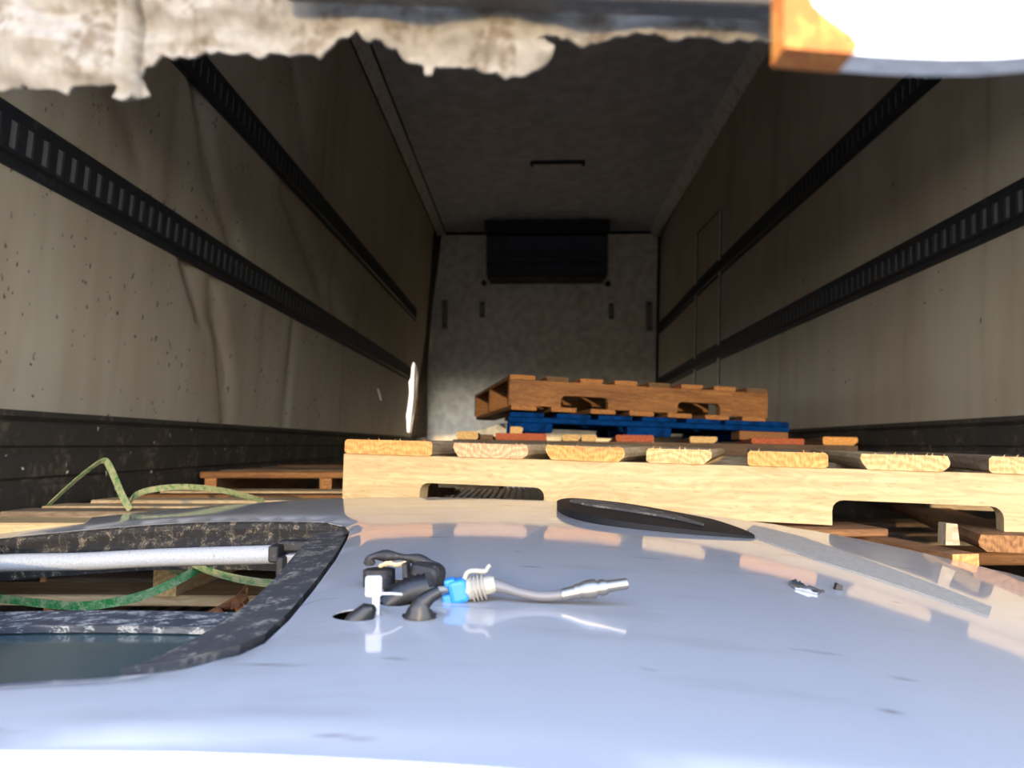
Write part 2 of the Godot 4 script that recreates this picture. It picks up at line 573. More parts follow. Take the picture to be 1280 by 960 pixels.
func build_box() -> void:
	creases = [
		[Vector2(2.25, 1.10), Vector2(2.42, 0.86), 0.045, -0.046], [Vector2(2.42, 0.86), Vector2(2.66, 0.70), 0.045, -0.046],
		[Vector2(2.28, 0.57), Vector2(2.46, 0.40), 0.04, -0.039], [Vector2(2.50, 0.52), Vector2(2.68, 0.25), 0.045, -0.046],
		[Vector2(2.68, 0.25), Vector2(2.72, 0.08), 0.05, -0.039], [Vector2(3.10, 1.06), Vector2(3.75, 0.78), 0.06, -0.046],
		[Vector2(3.40, 0.55), Vector2(3.36, 0.10), 0.06, -0.032], [Vector2(3.05, 1.62), Vector2(3.35, 1.32), 0.06, -0.039],
		[Vector2(4.0, 0.78), Vector2(4.3, 0.60), 0.07, -0.039], [Vector2(1.75, 0.95), Vector2(1.95, 0.78), 0.05, -0.024]]
	var rect := PackedVector2Array([Vector2(D0 + 0.05, -EYE), Vector2(7.45, -EYE), Vector2(7.45, TOP), Vector2(D0 + 0.05, TOP)])
	# left liner with its torn gap near the front corner and a slit added for a bright glint
	var tear := PackedVector2Array()
	for q in [[509, 540], [508, 520], [510, 508], [512, 490], [511, 478], [514, 462], [517, 452], [520, 456], [522, 468], [521, 484], [522, 498], [520, 512], [517, 520], [515, 532], [514, 541]]:
		tear.append(left_hit(q[0], q[1]))
	var glint_slit := PackedVector2Array()
	for q in [[471.5, 486], [473, 485], [476.5, 497], [477, 501], [475.5, 501]]:
		glint_slit.append(left_hit(q[0], q[1]))
	var b := MB.new()
	sheet(b, M.wall_left, rect, [tear, glint_slit], Vector2(0.06, 0.06),
		func(p): return V(left_x(p.x, p.y) + crease_at(p.x, p.y), p.y, p.x),
		func(p): return V(left_x(p.x, p.y) - 0.006 - 0.02 * smoothstep(6.6, 6.0, p.x), p.y, p.x), Vector3.RIGHT, wall_uv)
	struct("wall_left", b, "stained off-white fibreglass liner with buckles on the left side of the truck box", "wall")
	b = MB.new()
	rect = PackedVector2Array([Vector2(D0 + 0.05, -EYE), Vector2(D1 + 0.02, -EYE), Vector2(D1 + 0.02, TOP), Vector2(D0 + 0.05, TOP)])
	sheet(b, M.wall_right, rect, [], Vector2(0.20, 0.20),
		func(p): return V(right_x(p.x, p.y), p.y, p.x),
		func(p): return V(right_x(p.x, p.y) + 0.05, p.y, p.x), Vector3.LEFT, wall_uv)
	struct("wall_right", b, "speckled off-white liner wall on the right side of the truck box", "wall")
	# front wall
	b = MB.new()
	sheet(b, M.front, PackedVector2Array([Vector2(-1.30, -EYE), Vector2(1.45, -EYE), Vector2(1.45, TOP), Vector2(-1.30, TOP)]), [], Vector2(0.3, 0.3),
		func(p): return V(p.x, p.y, D1), func(p): return V(p.x, p.y, D1 + 0.06), Vector3.BACK, func(p): return p)
	struct("wall_front", b, "plain off-white bulkhead wall at the far end of the truck box", "wall")
	b = MB.new()
	box(b, M.ceiling, Transform3D.IDENTITY, V(-1.25, TOP, D0), V(1.45, TOP + 0.06, D1 + 0.06))
	struct("ceiling", b, "smooth white ceiling of the truck box lying in shade", "ceiling")
	b = MB.new()
	var x := -1.20
	box(b, M.floor, Transform3D.IDENTITY, V(-1.30, -EYE - 0.08, D0 - 0.05), V(1.40, -EYE - 0.02, D1 + 0.06))
	while x < 1.3:
		box(b, M.floor, Transform3D.IDENTITY, V(x, -EYE - 0.02, D0 - 0.05), V(x + 0.035, -EYE, D1 + 0.04))
		x += 0.055
	struct("floor", b, "dark ribbed metal floor of the truck box", "floor")
	b = MB.new()
	box(b, M.ground, Transform3D.IDENTITY, Vector3(-60, -1.35, -60), Vector3(60, -1.25, 60))
	struct("ground", b, "dark asphalt yard outside the truck", "ground")
	# scuff bands: ribbed profile drawn along each side
	for side in [-1, 1]:
		b = MB.new()
		var prof := []
		var h := -EYE
		var k := 0
		while h < 0.058:
			prof.append_array([[h, 0.010], [h + 0.006, 0.018], [h + 0.052, 0.018], [h + 0.058, 0.010]])
			h += 0.068
		prof.append_array([[0.060, 0.022], [0.072, 0.020], [0.074, 0.0]])
		var dn := 0.56
		var df := 7.44 if side < 0 else 7.88
		var steps := 20
		for i in steps:
			var da := lerpf(dn, df, i / float(steps))
			var dz := lerpf(dn, df, (i + 1) / float(steps))
			for j in prof.size() - 1:
				var q := []
				for c in [[da, j], [dz, j], [dz, j + 1], [da, j + 1]]:
					var hh: float = prof[c[1]][0]
					var xx: float = left_x(c[0], hh) + prof[c[1]][1] if side < 0 else right_x(c[0], hh) - prof[c[1]][1]
					q.append(V(xx, hh, c[0]))
				b.quad(M.scuff, q[0], q[1], q[2], q[3], Vector3(-side, 0.3, 0))
		var chips := MB.new()
		for i in 46:
			var cd := 1.0 + pow(rng.randf(), 1.4) * 4.0
			var hh := rng.randf_range(-0.12, 0.05)
			var xx := left_x(cd, hh) + 0.020 if side < 0 else right_x(cd, hh) - 0.020
			var c0 := V(xx, hh, cd)
			var q := []
			for k2 in 4:
				var ang := TAU * k2 / 4.0 + rng.randf()
				var rad2 := rng.randf_range(0.0015, 0.006)
				q.append(c0 + Vector3(rng.randf_range(-0.001, 0.002) * -side, sin(ang) * rad2 * 1.5, cos(ang) * rad2))
			chips.quad(M.chip, q[0], q[1], q[2], q[3], Vector3(-side, 0, 0))
		var bb := struct("baseboard_left" if side < 0 else "baseboard_right", b, "dark ribbed scuff band along the foot of the %s wall" % ("left" if side < 0 else "right"), "scuff band")
		obj("paint_chips", chips, bb).set_meta("kind", "stuff")
	# slotted cargo rails
	for r in [[-1, 0.62, "lower slotted cargo rail on the left wall, nearest the torn foam"], [-1, 1.145, "upper slotted cargo rail on the left wall, below the ceiling trim"], [1, 0.615, "lower slotted cargo rail on the right wall, cut by the frame edge"], [1, 1.185, "upper slotted cargo rail on the right wall, passing behind the white metal bar"]]:
		cargo_rail(r[0], r[1], "long dark " + r[2])
	# trims
	b = MB.new()
	prism(b, M.cove, M.cove, Transform3D(Basis.IDENTITY, V(0, 0, 0)), PackedVector2Array([Vector2(-0.952, 2.130), Vector2(-0.935, 2.140), Vector2(-0.890, 2.200), Vector2(-0.880, TOP), Vector2(-0.96, TOP)]), -D1 + 0.06, -D0 - 0.06)
	box(b, M.rail, Transform3D.IDENTITY, V(-0.952, 2.122, D0 + 0.1), V(-0.936, 2.132, D1 - 0.1))
	box(b, M.rail, Transform3D.IDENTITY, V(-0.884, TOP - 0.010, D0 + 0.1), V(-0.872, TOP - 0.0005, D1 - 0.1))
	struct("trim_1", b, "grey cove trim between left wall and ceiling", "trim")
	b = MB.new()
	prism(b, M.cove, M.cove, Transform3D(Basis.IDENTITY, V(0, 0, 0)), PackedVector2Array([Vector2(1.32, 2.14), Vector2(1.30, 2.145), Vector2(1.25, 2.205), Vector2(1.24, TOP), Vector2(1.36, TOP)]), -D1 + 0.06, -D0 - 0.06)
	struct("trim_2", b, "grey cove trim between right wall and ceiling", "trim")
	b = MB.new()
	box(b, M.front, Transform3D.IDENTITY, V(-0.90, 2.10, D1 - 0.02), V(1.34, 2.19, D1 - 0.001))
	box(b, M.rail, Transform3D.IDENTITY, V(-0.88, 2.19, D1 - 0.03), V(1.34, TOP, D1 - 0.001))
	struct("trim_3", b, "pale band along the top of the far wall", "trim")
	b = MB.new()                                             # left corner post, bent and torn
	var post := []
	for q in [[552, 293, 546, 297], [548, 330, 540, 334], [542, 372, 534, 380], [537, 410, 529, 410], [535, 450, 525, 450], [534, 500, 523, 500], [533, 545, 518, 545]]:
		post.append([P(q[0], q[1], 7.84), P(q[2], q[3], 7.50)])
	for i in post.size() - 1:
		b.quad(M.post, post[i][0], post[i][1], post[i + 1][1], post[i + 1][0], Vector3(0.5, 0, 1))
		var back := Vector3(-0.06, 0, -0.03)
		b.quad(M.post, post[i][0] + back, post[i][1] + back, post[i + 1][1] + back, post[i + 1][0] + back, Vector3(-0.5, 0, -1))
		b.quad(M.post, post[i][1], post[i][1] + back, post[i + 1][1] + back, post[i + 1][1], Vector3(-1, 0, 1))
	for i in 6:                                              # sheet that closes the corner outside the post
		var ha := lerpf(-EYE, TOP, i / 6.0)
		var hb := lerpf(-EYE, TOP, (i + 1) / 6.0)
		for off in [0.0, 0.004]:
			b.quad(M.post, V(left_x(7.45, ha) - 0.004 - off, ha, 7.44), V(left_x(7.45, hb) - 0.004 - off, hb, 7.44), V(left_x(7.45, hb) - 0.02 - off, hb, 7.93), V(left_x(7.45, ha) - 0.02 - off, ha, 7.93), Vector3(1 if off == 0.0 else -1, 0, 0))
	struct("trim_4", b, "dark torn corner post between left wall and far wall", "trim")
	b = MB.new()
	box(b, M.scuff, Transform3D(Basis(Vector3.BACK, -0.03), V(1.335, 1.0, D1 - 0.05)), Vector3(-0.035, -1.4, -0.02), Vector3(0.035, 1.15, 0.03))
	struct("trim_5", b, "dark upright corner trim between far wall and right wall", "trim")
	for q in [[5.85, 1.62, "nearest the far wall"], [5.06, 1.58, "left of the right cargo rails"]]:
		b = MB.new()
		for i in 8:
			var ha: float = lerpf(0.08, q[1], i / 8.0)
			var hb: float = lerpf(0.08, q[1], (i + 1) / 8.0)
			b.quad(M.cove, V(right_x(q[0], ha) - 0.006, ha, q[0]), V(right_x(q[0], ha) - 0.006, ha, q[0] + 0.05), V(right_x(q[0], hb) - 0.006, hb, q[0] + 0.05), V(right_x(q[0], hb) - 0.006, hb, q[0]), Vector3.LEFT)
			b.quad(M.rail, V(right_x(q[0], ha) - 0.006, ha, q[0]), V(right_x(q[0], ha), ha, q[0]), V(right_x(q[0], hb), hb, q[0]), V(right_x(q[0], hb) - 0.006, hb, q[0]), Vector3.BACK)
		struct("trim_6" if q[0] > 5.5 else "trim_7", b, "thin upright seam strip on the right wall, " + q[2], "trim")
	b = MB.new()
	b.quad(M.rail, V(right_x(5.0, 1.58) - 0.004, 1.57, 5.06), V(right_x(5.0, 1.58) - 0.004, 1.585, 5.06), V(right_x(5.85, 1.6) - 0.004, 1.635, 5.88), V(right_x(5.85, 1.6) - 0.004, 1.62, 5.88), Vector3.LEFT)
	struct("trim_8", b, "dark top edge of the patch panel on the right wall", "trim")

func left_hit(px: float, py: float) -> Vector2:              # (depth, height) on the left liner
	var d := 6.0
	for i in 30:
		var p := P(px, py, d)
		d *= left_x(d, p.y - EYE) / p.x
	return Vector2(d, P(px, py, d).y - EYE)

func cargo_rail(side: int, h: float, label: String) -> void:
	var t := thing("cargo_rail", label, "rail", at(V(left_x(4, h) if side < 0 else right_x(4, h), h - 0.061, 4.0)), "slotted cargo rails along the walls")
	var b := MB.new()
	var back := MB.new()
	var d_near := 0.62
	var d_far := 6.72 if side < 0 else 7.82
	var pt := func(d: float, dh: float, out: float) -> Vector3:
		return V(left_x(d, h + dh) + out, h + dh, d) if side < 0 else V(right_x(d, h + dh) - out, h + dh, d)
	var face := Vector3(-side, 0, 0)
	var strip := func(d: float, e: float, h0: float, o0: float, h1: float, o1: float, out: Vector3, bb: MB, m) -> void:
		bb.quad(m, pt.call(d, h0, o0), pt.call(e, h0, o0), pt.call(e, h1, o1), pt.call(d, h1, o1), out)
	var n := 14
	for i in n:
		var d := lerpf(d_near, d_far, i / float(n))
		var e := lerpf(d_near, d_far, (i + 1) / float(n))
		for s in [-1.0, 1.0]:
			strip.call(d, e, s * 0.061, 0.0, s * 0.061, 0.006, Vector3(0, s, 0), b, M.rail)
			strip.call(d, e, s * 0.061, 0.006, s * 0.041, 0.006, face, b, M.rail)
			strip.call(d, e, s * 0.041, 0.006, s * 0.036, 0.017, face + Vector3(0, s, 0), b, M.rail)
			strip.call(d, e, s * 0.036, 0.017, s * 0.029, 0.017, face, b, M.rail)
			strip.call(d, e, s * 0.029, 0.017, s * 0.029, 0.012, Vector3(0, -s, 0), b, M.rail)
		strip.call(d, e, -0.030, 0.012, 0.030, 0.012, face, back, M.rail_back)
	var d := d_near
	while d < d_far - 0.03:
		strip.call(d, d + 0.027, -0.029, 0.017, 0.029, 0.017, face, b, M.rail)
		b.quad(M.rail, pt.call(d, -0.029, 0.017), pt.call(d, 0.029, 0.017), pt.call(d, 0.029, 0.012), pt.call(d, -0.029, 0.012), Vector3.BACK)
		b.quad(M.rail, pt.call(d + 0.027, -0.029, 0.017), pt.call(d + 0.027, 0.029, 0.017), pt.call(d + 0.027, 0.029, 0.012), pt.call(d + 0.027, -0.029, 0.012), Vector3.FORWARD)
		d += 0.0508
	obj("slotted_channel", b, t)
	obj("slot_backing", back, t).set_meta("label", "grey strip toned pale to stand in for the lit slot edges")

func far_fittings() -> void:
	# cooling unit on the far wall under the ceiling
	var t := thing("cooling_unit", "black boxy cooling unit mounted high on the far wall under the ceiling", "cooling unit", at(V(0.16, 1.66, 7.6)))
	var a := P(608, 342, 7.45)
	var c := P(760, 342, 7.45)
	var b := MB.new()
	var w := (c.x - a.x)
	# side profile (depth, height) drawn across
	var prof := PackedVector2Array([Vector2(0, a.y), Vector2(0.0, a.y + 0.10), Vector2(0.03, a.y + 0.12), Vector2(0.06, a.y + 0.36), Vector2(0.0, a.y + 0.40), Vector2(0.0, EYE + TOP - 0.006), Vector2(-0.42, EYE + TOP - 0.006), Vector2(-0.42, a.y + 0.03), Vector2(-0.30, a.y)])
	prism(b, M.unit, M.unit, Transform3D(Basis(Vector3.FORWARD, Vector3.UP, Vector3.RIGHT).orthonormalized(), Vector3(a.x, 0, -7.47)), mirrored(prof), 0.0, w)
	obj("housing", b, t)
	b = MB.new()
	box(b, M.rail, Transform3D.IDENTITY, Vector3(a.x - 0.02, a.y + 0.40, -7.46), Vector3(c.x + 0.02, EYE + TOP - 0.02, -7.42))
	obj("top_flange", b, t)
	b = MB.new()
	for i in 9:
		var y := a.y + 0.15 + i * 0.022
		box(b, M.black, Transform3D.IDENTITY, Vector3(a.x + 0.05, y, -7.455), Vector3(c.x - 0.05, y + 0.010, -7.425))
	obj("front_grille", b, t)
	b = MB.new()
	box(b, M.scuff, Transform3D.IDENTITY, Vector3(a.x + 0.02, a.y - 0.02, -7.85), Vector3(c.x - 0.02, a.y - 0.002, -7.50))
	obj("drip_tray", b, t)
	# plates on the far wall
	for q in [[556, 375, 411, 3.6, "tall narrow metal plate on the far wall beside the torn corner post", "tall"], [603, 377, 397, 3.2, "short metal plate with two bolts below the left end of the cooling unit", "short"],
			[764, 379, 399, 3.2, "short metal plate below the right end of the cooling unit", "short"], [811, 377, 414, 3.6, "tall narrow metal plate on the far wall beside the right corner trim", "tall"]]:
		var lo := P(q[0] - q[3], q[2], D1)
		var hi := P(q[0] + q[3], q[1], D1)
		var pl := thing("wall_plate", q[4], "bracket", at(Vector3((lo.x + hi.x) / 2, lo.y, -D1)), "metal plates on the far wall")
		b = MB.new()
		box(b, M.bracket, Transform3D.IDENTITY, Vector3(lo.x, lo.y, -D1), Vector3(hi.x, hi.y, -D1 + 0.012))
		box(b, M.bracket, Transform3D.IDENTITY, Vector3(lo.x, lo.y, -D1 + 0.012), Vector3(lo.x + 0.008, hi.y, -D1 + 0.022))
		box(b, M.bracket, Transform3D.IDENTITY, Vector3(hi.x - 0.008, lo.y, -D1 + 0.012), Vector3(hi.x, hi.y, -D1 + 0.022))
		obj("plate", b, pl)
		for f in [0.12, 0.88]:
			b = MB.new()
			var ctr := Vector3((lo.x + hi.x) / 2, lerpf(lo.y, hi.y, f), -D1 + 0.012)
			tube(b, M.scuff, [ctr, ctr + Vector3(0, 0, 0.012)], [0.013, 0.011], 8)
			obj("bolt", b, pl)
	for q in [[605, 354, "small diamond-shaped plate on the far wall under the left corner of the cooling unit"], [760, 355, "small square plate on the far wall under the right corner of the cooling unit"]]:
		b = MB.new()
		var o := P(q[0], q[1], D1)
		var turn := 0.785 if q[0] < 700 else 0.1
		box(b, M.post, Transform3D(Basis(Vector3.BACK, turn), o), Vector3(-0.026, -0.026, 0), Vector3(0.026, 0.026, 0.012))
		tube(b, M.rail, [o + Vector3(0, 0, 0.012), o + Vector3(0, 0, 0.022)], [0.013, 0.010], 8)
		tag(obj("bolt_plate", b), q[2], "bracket", "small plates on the far wall")
	# unlit strip on the ceiling
	t = thing("ceiling_lamp", "slim dark unlit strip fitting on the ceiling in front of the cooling unit", "ceiling light", at(V(0.22, TOP - 0.03, 5.9)))
	b = MB.new()
	rbox(b, M.rail, Transform3D(Basis(Vector3.UP, PI / 2), V(0.225, TOP - 0.014, 5.9)), 0.07, 0.026, 0.43, 0.008)
	obj("lamp_base", b, t)
	b = MB.new()
	rbox(b, M.cove, Transform3D(Basis(Vector3.UP, PI / 2), V(0.225, TOP - 0.030, 5.9)), 0.05, 0.012, 0.38, 0.004)
	obj("lens", b, t)

func mirrored(p: PackedVector2Array) -> PackedVector2Array:
	var o := PackedVector2Array()
	for q in p:
		o.append(Vector2(-q.x, q.y))
	return o

# ---------------------------------------------------------------- pallets
func board_profile(w: float, t: float, style: int) -> PackedVector2Array:
	var c := t * 0.16
	var e := t * 0.45
	if style == 1:                                           # waney lower corners
		return PackedVector2Array([Vector2(-w / 2 + e, 0), Vector2(w / 2 - e, 0), Vector2(w / 2 - c * 0.4, e * 0.7), Vector2(w / 2, t * 0.6), Vector2(w / 2 - c, t), Vector2(-w / 2 + c * 0.5, t), Vector2(-w / 2, t * 0.7), Vector2(-w / 2 + c, e * 0.8)])
	if style == 2:
		return PackedVector2Array([Vector2(-w / 2 + c, 0), Vector2(w / 2 - e * 1.2, 0), Vector2(w / 2, e), Vector2(w / 2, t - c), Vector2(w / 2 - c, t), Vector2(-w / 2 + c, t), Vector2(-w / 2, t - c), Vector2(-w / 2, c)])
	return PackedVector2Array([Vector2(-w / 2 + c, 0), Vector2(w / 2 - c, 0), Vector2(w / 2, c), Vector2(w / 2, t - c), Vector2(w / 2 - c, t), Vector2(-w / 2 + c, t), Vector2(-w / 2, t - c), Vector2(-w / 2, c)])

# a board along local z from z0 to z1 at x, resting at y; splinters stand on the near end
func plank(parent: Node, called: String, x: float, y: float, w: float, t: float, z0: float, z1: float, m, em, style := 0, splinters := 0) -> MeshInstance3D:
	var b := MB.new()
	var tilt := rng.randf_range(-0.006, 0.006)
	prism(b, m, em, Transform3D(Basis(Vector3.BACK, tilt), Vector3(x, y, 0)), board_profile(w, t, style), z0, z1, Vector2(rng.randf(), rng.randf()), false)
	for i in splinters:
		var sx := x + rng.randf_range(-w / 2, w / 2)
		var tall := rng.randf_range(0.002, 0.006)
		var s := Vector3(sx, y + t * 0.97, z1 - rng.randf_range(0.0, 0.004))
		var lean := Vector3(rng.randf_range(-0.003, 0.003), tall, rng.randf_range(0.0, 0.003))
		b.quad(em, s + Vector3(-0.0012, 0, 0), s + Vector3(0.0012, 0, 0), s + lean + Vector3(0.0004, 0, 0), s + lean, Vector3.BACK)
	return obj(called, b, parent, false)

func cross_plank(parent: Node, called: String, y: float, w: float, t: float, z: float, x0: float, x1: float, m, em, style := 0) -> MeshInstance3D:
	var b := MB.new()
	var turn := Basis(Vector3.UP, PI / 2)                     # local z of the prism runs along x
	prism(b, m, em, Transform3D(turn, Vector3(0, y, z)), board_profile(w, t, style), x0, x1, Vector2(rng.randf(), rng.randf()), false)
	return obj(called, b, parent, false)

# stringer along local x with two forklift notches
func stringer_shape(l: float, h: float, notches: Array, depth: float) -> PackedVector2Array:
	var p := PackedVector2Array([Vector2(0, 0)])
	for n in notches:
		var r := depth * 0.42
		p.append(Vector2(n[0], 0))
		for k in 5:
			var a := PI - PI / 2 * k / 4
			p.append(Vector2(n[0] + r + cos(a) * r, depth - r + sin(a) * r))
		for k in 5:
			var a := PI / 2 - PI / 2 * k / 4
			p.append(Vector2(n[1] - r + cos(a) * r, depth - r + sin(a) * r))
		p.append(Vector2(n[1], 0))
	p.append_array(PackedVector2Array([Vector2(l, 0), Vector2(l, h), Vector2(0, h)]))
	return p

func frame_of(a: Vector3, c: Vector3) -> Basis:               # x from a to c, y up, z towards the viewer
	var u := (c - a).normalized()
	var z := u.cross(Vector3.UP).normalized()
	return Basis(u, z.cross(u).normalized(), z)

# stringers run along local x (front one at z = 0); deck boards run along -z. tops: [x centre, width, thickness, material, end material, style]
func stringer_pallet(label: String, t: Transform3D, l: float, depth: float, h: float, tops: Array, sm: Array, notches: Array, bottoms: Array, nd := 0.038, over := 0.004, splinters := 0, group := "") -> Node3D:
	var o := thing("wooden_pallet", label, "pallet", t, group)
	var y0 := 0.018 if bottoms.size() > 0 else 0.0
	for i in 3:
		var z := -i * (depth - 0.038) / 2.0
		var b := MB.new()
		prism(b, sm[i % sm.size()], sm[i % sm.size()], at(Vector3(0, y0, 0)), stringer_shape(l, h, notches, nd), z - 0.038, z, Vector2(rng.randf(), rng.randf()))
		obj("stringer", b, o, false)
	for q in tops:
		plank(o, "deck_board", q[0], y0 + h + 0.0005, q[1], q[2], -depth - over, over, q[3], q[4], q[5] if q.size() > 5 else 0, splinters)
	for q in bottoms:
		plank(o, "bottom_board", q[0], 0, q[1], 0.0175, -depth - over, over * 0.5, q[2], q[3])
	return o

# the same pallet seen from its other side: stringers run away from the viewer, boards lie across. boards: [z centre, width, material, end material]
func cross_pallet(label: String, t: Transform3D, l: float, depth: float, h: float, boards: Array, sm, se, bm, xs: Array, group := "", lower: Array = []) -> Node3D:
	var o := thing("wooden_pallet", label, "pallet", t, group)
	for x in xs:
		var b := MB.new()
		box(b, sm, at(Vector3(x, 0.018, 0)), Vector3(-0.019, 0, -depth), Vector3(0.019, h, 0))
		b.quad(se, Vector3(x - 0.019, 0.018, 0.0006), Vector3(x + 0.019, 0.018, 0.0006), Vector3(x + 0.019, 0.018 + h, 0.0006), Vector3(x - 0.019, 0.018 + h, 0.0006), Vector3.BACK, Vector2(0, 0), Vector2(0.038, 0), Vector2(0.038, h), Vector2(0, h))
		obj("stringer", b, o, false)
	for q in boards:
		cross_plank(o, "deck_board", 0.0185 + h, q[1], 0.012 if label.begins_with("broken") else 0.020, q[0], rng.randf_range(-0.012, 0.004), l + rng.randf_range(-0.006, 0.01), q[2], q[3], q[4] if q.size() > 4 else 0)
	if lower.is_empty():
		lower = [-0.07, -depth / 2, -depth + 0.07]
	for z in lower:
		cross_plank(o, "bottom_board", 0, 0.12, 0.0175, z, 0, l, bm, se)
	return o

func build_pallets() -> void:
	# --- the new pallet right behind the car roof
	var a := P(430, 567, 1.47)
	var c := P(1375, 596, 1.14)
	var bs := frame_of(a, c)
	var org := a - bs.y * 0.089
	var l := (c - a).length()
	var tx := func(px: float) -> float:                        # how far along the stringer a direction meets it
		var lo := 0.0; var hi := 2.0
		for i in 40:
			var mid := (lo + hi) / 2
			var p := a + bs.x * mid
			if P(px, 560, -p.z).x > p.x: lo = mid
			else: hi = mid
		return lo
	var tops := []
	var looks := [[432, 541, M.end_orange, 0, 0.027], [567, 661, M.end_pink, 1, 0.025], [682, 781, M.end_orange, 1, 0.025], [808, 889, M.end_cream, 2, 0.024], [934, 1034, M.end_orange, 0, 0.024], [1074, 1186, M.end_cream, 1, 0.024], [1234, 1318, M.end_cream, 0, 0.025], [1335, 1378, M.end_orange, 0, 0.025]]
	for q in looks:
		var x0: float = tx.call(q[0])
		var x1: float = tx.call(q[1])
		tops.append([(x0 + x1) / 2, x1 - x0, q[4], M.cream2 if q[3] else M.grey, q[2], q[3]])
	stringer_pallet("new cream-coloured pallet with thick deck boards directly behind the car roof", Transform3D(bs, org), l, 1.0, 0.089, tops, [M.cream, M.cream2, M.cream2],
		[[tx.call(526), tx.call(681)], [tx.call(1039), tx.call(1252)]], [], 0.040, 0.004, 7)
	# --- low pallet at the left wall, boards lying across
	cross_pallet("low weathered pallet along the left wall, seen behind and through the sunroof opening", at(V(-1.02, -0.262, 1.25)), 0.73, 1.02, 0.095,
		[[-0.06, 0.10, M.cream, M.end_cream], [-0.27, 0.09, M.grey, M.end_brown], [-0.40, 0.09, M.cream2, M.end_cream], [-0.58, 0.10, M.cream2, M.end_cream], [-0.76, 0.09, M.brown, M.end_brown], [-0.94, 0.12, M.cream2, M.end_cream]],
		M.cream2, M.end_cream, M.cream2, [0.025, 0.43, 0.70])
	# --- pallet beyond it
	cross_pallet("worn brown pallet farther in by the left wall, behind the green strap loop", at(V(-1.05, -0.215, 2.45)), 0.74, 1.0, 0.09,
		[[-0.05, 0.10, M.brown, M.end_orange], [-0.22, 0.10, M.grey, M.end_brown], [-0.42, 0.10, M.brown, M.end_brown], [-0.62, 0.10, M.grey, M.end_brown], [-0.82, 0.10, M.brown, M.end_brown]],
		M.brown2, M.end_brown, M.brown, [0.03, 0.4, 0.70])
	# --- pallet under the blue one, its board ends standing just above the new pallet
	a = P(566, 549, 2.74)
	c = P(1072, 557, 2.70)
	bs = frame_of(a, c)
	l = (c - a).length()
	tops = []
	for q in [[570, 597, M.end_cream, 0.028], [600, 616, M.end_dark, 0.018], [619, 683, M.end_red, 0.024], [703, 724, M.end_cream, 0.022], [727, 746, M.end_cream, 0.022], [770, 817, M.end_red, 0.024], [862, 896, M.end_cream, 0.022], [938, 1003, M.end_red, 0.020], [1026, 1069, M.end_orange, 0.028]]:
		var pa := P(q[0], 549, 2.72)
		var pc := P(q[1], 549, 2.72)
		tops.append([(pa.x + pc.x) / 2 - a.x, pc.x - pa.x, q[3], M.red if q[2] == M.end_red else M.brown2, q[2], 2 if q[0] == 862 or q[0] == 1026 else 0])
	bs = bs * Basis(Vector3.RIGHT, -0.055)
	stringer_pallet("mixed-wood pallet under the blue pallet, with red-brown and cream board ends", Transform3D(bs, a - bs.y * 0.107), l, 1.0, 0.089, tops, [M.dark, M.dark, M.dark], [[0.2, 0.45], [0.95, 1.2]], [[0.06, 0.1, M.dark, M.end_dark], [0.7, 0.1, M.dark, M.end_dark], [1.35, 0.1, M.dark, M.end_dark]])
	# --- blue block pallet
	a = P(636, 519, 2.95)
	c = P(988, 532, 2.99)
	bs = frame_of(a, c)
	l = (c - a).length()
	var o := thing("block_pallet", "blue painted block pallet sandwiched between two brown pallets", "pallet", Transform3D(bs, a - bs.y * 0.070))
	for x in [0.07, 0.25, 0.41, 0.58, 0.75, 0.90, l - 0.07]:
		plank(o, "deck_board", x, 0.0665, 0.13, 0.016, -1.0, 0.0, M.blue, M.blue)
	for z in [-0.06, -0.5, -0.94]:
		cross_plank(o, "stringer_board", 0.0445, 0.10, 0.0215, z, 0, l, M.blue, M.blue)
		for x in [[0.085, M.blue], [l / 2, M.blue], [l - 0.10, M.brown if z > -0.1 else M.blue]]:
			var b := MB.new()
			rbox(b, x[1], Transform3D(Basis(Vector3.UP, PI / 2), Vector3(x[0], 0.026, z)), 0.11, 0.035, 0.17 if x[1] == M.blue else 0.19, 0.004)
			var blk := obj("block", b, o, false)
			if x[1] == M.brown:
				blk.set_meta("label", "unpainted brown wooden block")
	# small offcut leaning on the blue block
	var cb := MB.new()
	var cp := P(645.5, 538, 2.885)
	prism(cb, M.cream2, M.end_cream, Transform3D(Basis(Vector3.BACK, -0.05), cp), PackedVector2Array([Vector2(-0.024, -0.014), Vector2(0.02, -0.016), Vector2(0.025, 0.009), Vector2(0.016, 0.014), Vector2(-0.022, 0.013)]), -0.018, 0.018)
	tag(obj("wood_offcut", cb), "small cream offcut of wood against the left block of the blue pallet", "wood scrap")
	# --- brown pallet on top, turned so that its left side shows
	a = P(637, 476, 2.95)
	c = P(960, 494, 3.14)
	bs = frame_of(a, c)
	l = (c - a).length()
	tops = []
	for i in 8:
		var w := 0.092 if i else 0.10
		tops.append([0.05 + i * (l - 0.10) / 7.0, w, 0.017, [M.brown, M.brown2, M.red][i % 3], [M.end_brown, M.end_dark, M.end_brown][i % 3], i % 3])
	var btm := []
	for i in 7:
		btm.append([0.06 + i * (l - 0.12) / 6.0, 0.10, M.brown2, M.end_brown])
	stringer_pallet("old warm-brown pallet with knots lying on top of the blue pallet", Transform3D(bs, a - bs.y * 0.110), l, 1.22, 0.099, tops, [M.brown, M.brown, M.brown2], [[0.205, 0.395], [0.68, 0.86]], btm, 0.046)
